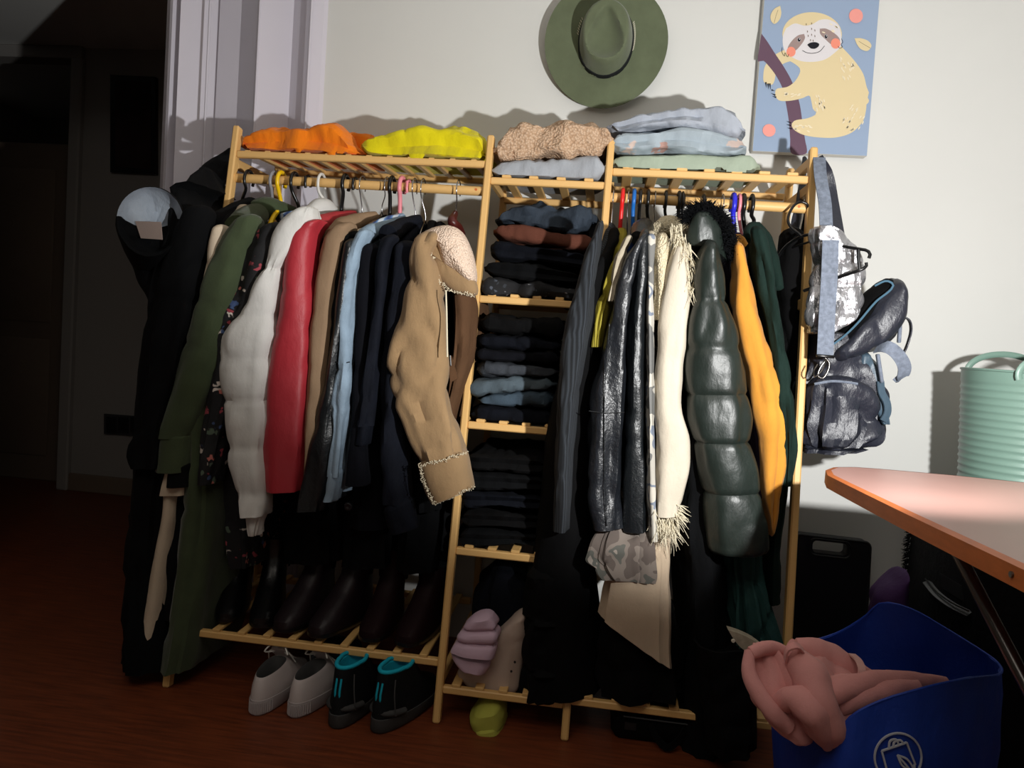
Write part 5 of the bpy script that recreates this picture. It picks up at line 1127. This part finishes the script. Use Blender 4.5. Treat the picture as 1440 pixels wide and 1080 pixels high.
for R_ in (decal(oval(1263, 1065, 33, 34, 0, 20), closed=True, n=40), decal([(1240, 1056), (1252, 1100)]), decal([(1240, 1056), (1275, 1044)]), decal([(1275, 1044), (1287, 1075)]), decal([(1286, 1075), (1286, 1100)]),
           decal([(1250, 1052), (1252, 1042), (1260, 1040), (1264, 1047)]), decal([(1256, 1050), (1258, 1043), (1266, 1041), (1270, 1045)]), decal([(1262, 1062), (1276, 1068), (1284, 1082), (1270, 1078), (1262, 1062)], n=20), decal([(1262, 1062), (1288, 1092)])):
    if len(R_) > 1: mb.tube(R_, .0021, 5)
part('printed_emblem', mb, 'logo_white', t, label='white ring emblem with shopping bag and leaf')
# pink hoodie spilling out
t = thing('hooded_sweatshirt', 'dusty pink hooded sweatshirt spilling out of the blue bag', 'sweatshirt', W(1150, 1020, -.95))
L(t, 'body', 'pink_fleece', [('s', 1090, 935, 1110, 1000, -.95), ('s', 1140, 915, 1160, 1040, -.95), ('s', 1200, 930, 1215, 1050, -.92), ('s', 1260, 958, 1264, 1010, -.86, .08), ('s', 1315, 962, 1318, 985, -.84, .04)], dep=.13, fold=.02, ff=2, fg=5, wr=.004, K=50, N=44, bot='round')
L(t, 'hood', 'pink_fleece', [('s', 1054, 920, 1088, 915, -.98), ('s', 1050, 945, 1116, 930, -1.0), ('s', 1058, 985, 1130, 960, -1.02), ('s', 1085, 1015, 1140, 990, -1.02), ('s', 1110, 1030, 1150, 1020, -1.02)], dep=.05, fold=.014, ff=2.4, fg=7, K=44, N=36, bot='round')
TU(t, 'hood_edge', 'pink_fleece', [(1054, 916, -1.03, .01), (1053, 945, -1.05, .014), (1066, 975, -1.07, .016), (1084, 1000, -1.08, .017), (1108, 1022, -1.07, .016)])
TU(t, 'hood_edge', 'pink_fleece', [(1056, 918, -1.03, .012), (1075, 912, -1.02, .014), (1098, 915, -1.0, .014), (1112, 930, -1.0, .012)])
TU(t, 'sleeve', 'pink_fleece', [(1115, 925, -1.02, .024), (1138, 950, -1.05, .034), (1150, 985, -1.08, .034), (1168, 1020, -1.08, .03), (1180, 1045, -1.06, .02)], lump=.006)
TU(t, 'sleeve', 'pink_fleece', [(1098, 990, -1.06, .018), (1120, 980, -1.08, .026), (1140, 1000, -1.1, .03), (1158, 1030, -1.08, .024), (1166, 1046, -1.06, .014)], lump=.006)
TU(t, 'sleeve', 'pink_fleece', [(1140, 990, -1.05, .022), (1170, 973, -1.06, .026), (1210, 962, -1.05, .022), (1270, 957, -1.02, .018), (1330, 959, -1.0, .01)], lump=.004)
TU(t, 'sleeve', 'pink_fleece', [(1150, 1010, -1.04, .022), (1190, 985, -1.05, .026), (1240, 972, -1.05, .022), (1290, 966, -1.03, .014)], lump=.004)
TU(t, 'pocket', 'pink_fleece', [(1118, 912, -.95, .02), (1150, 920, -.95, .03), (1185, 940, -.95, .034), (1215, 960, -.95, .03)], lump=.005)
part('drawstring', ribbon(MB(), catmull([W(1205, 965, -1.02), W(1212, 945, -1.03), W(1208, 930, -1.0), W(1198, 920, -.96)], 14), .014, .003, side=(1, 0, 0)), 'pink_cord', t, label='pale flat drawstring')
part('hanging_loop', ribbon(MB(), catmull([W(1104, 928, -1.04), W(1108, 912, -1.05), W(1120, 908, -1.05), W(1130, 916, -1.03)], 12), .016, .004, side=(0, 1, .3)), 'pink_fleece', t)
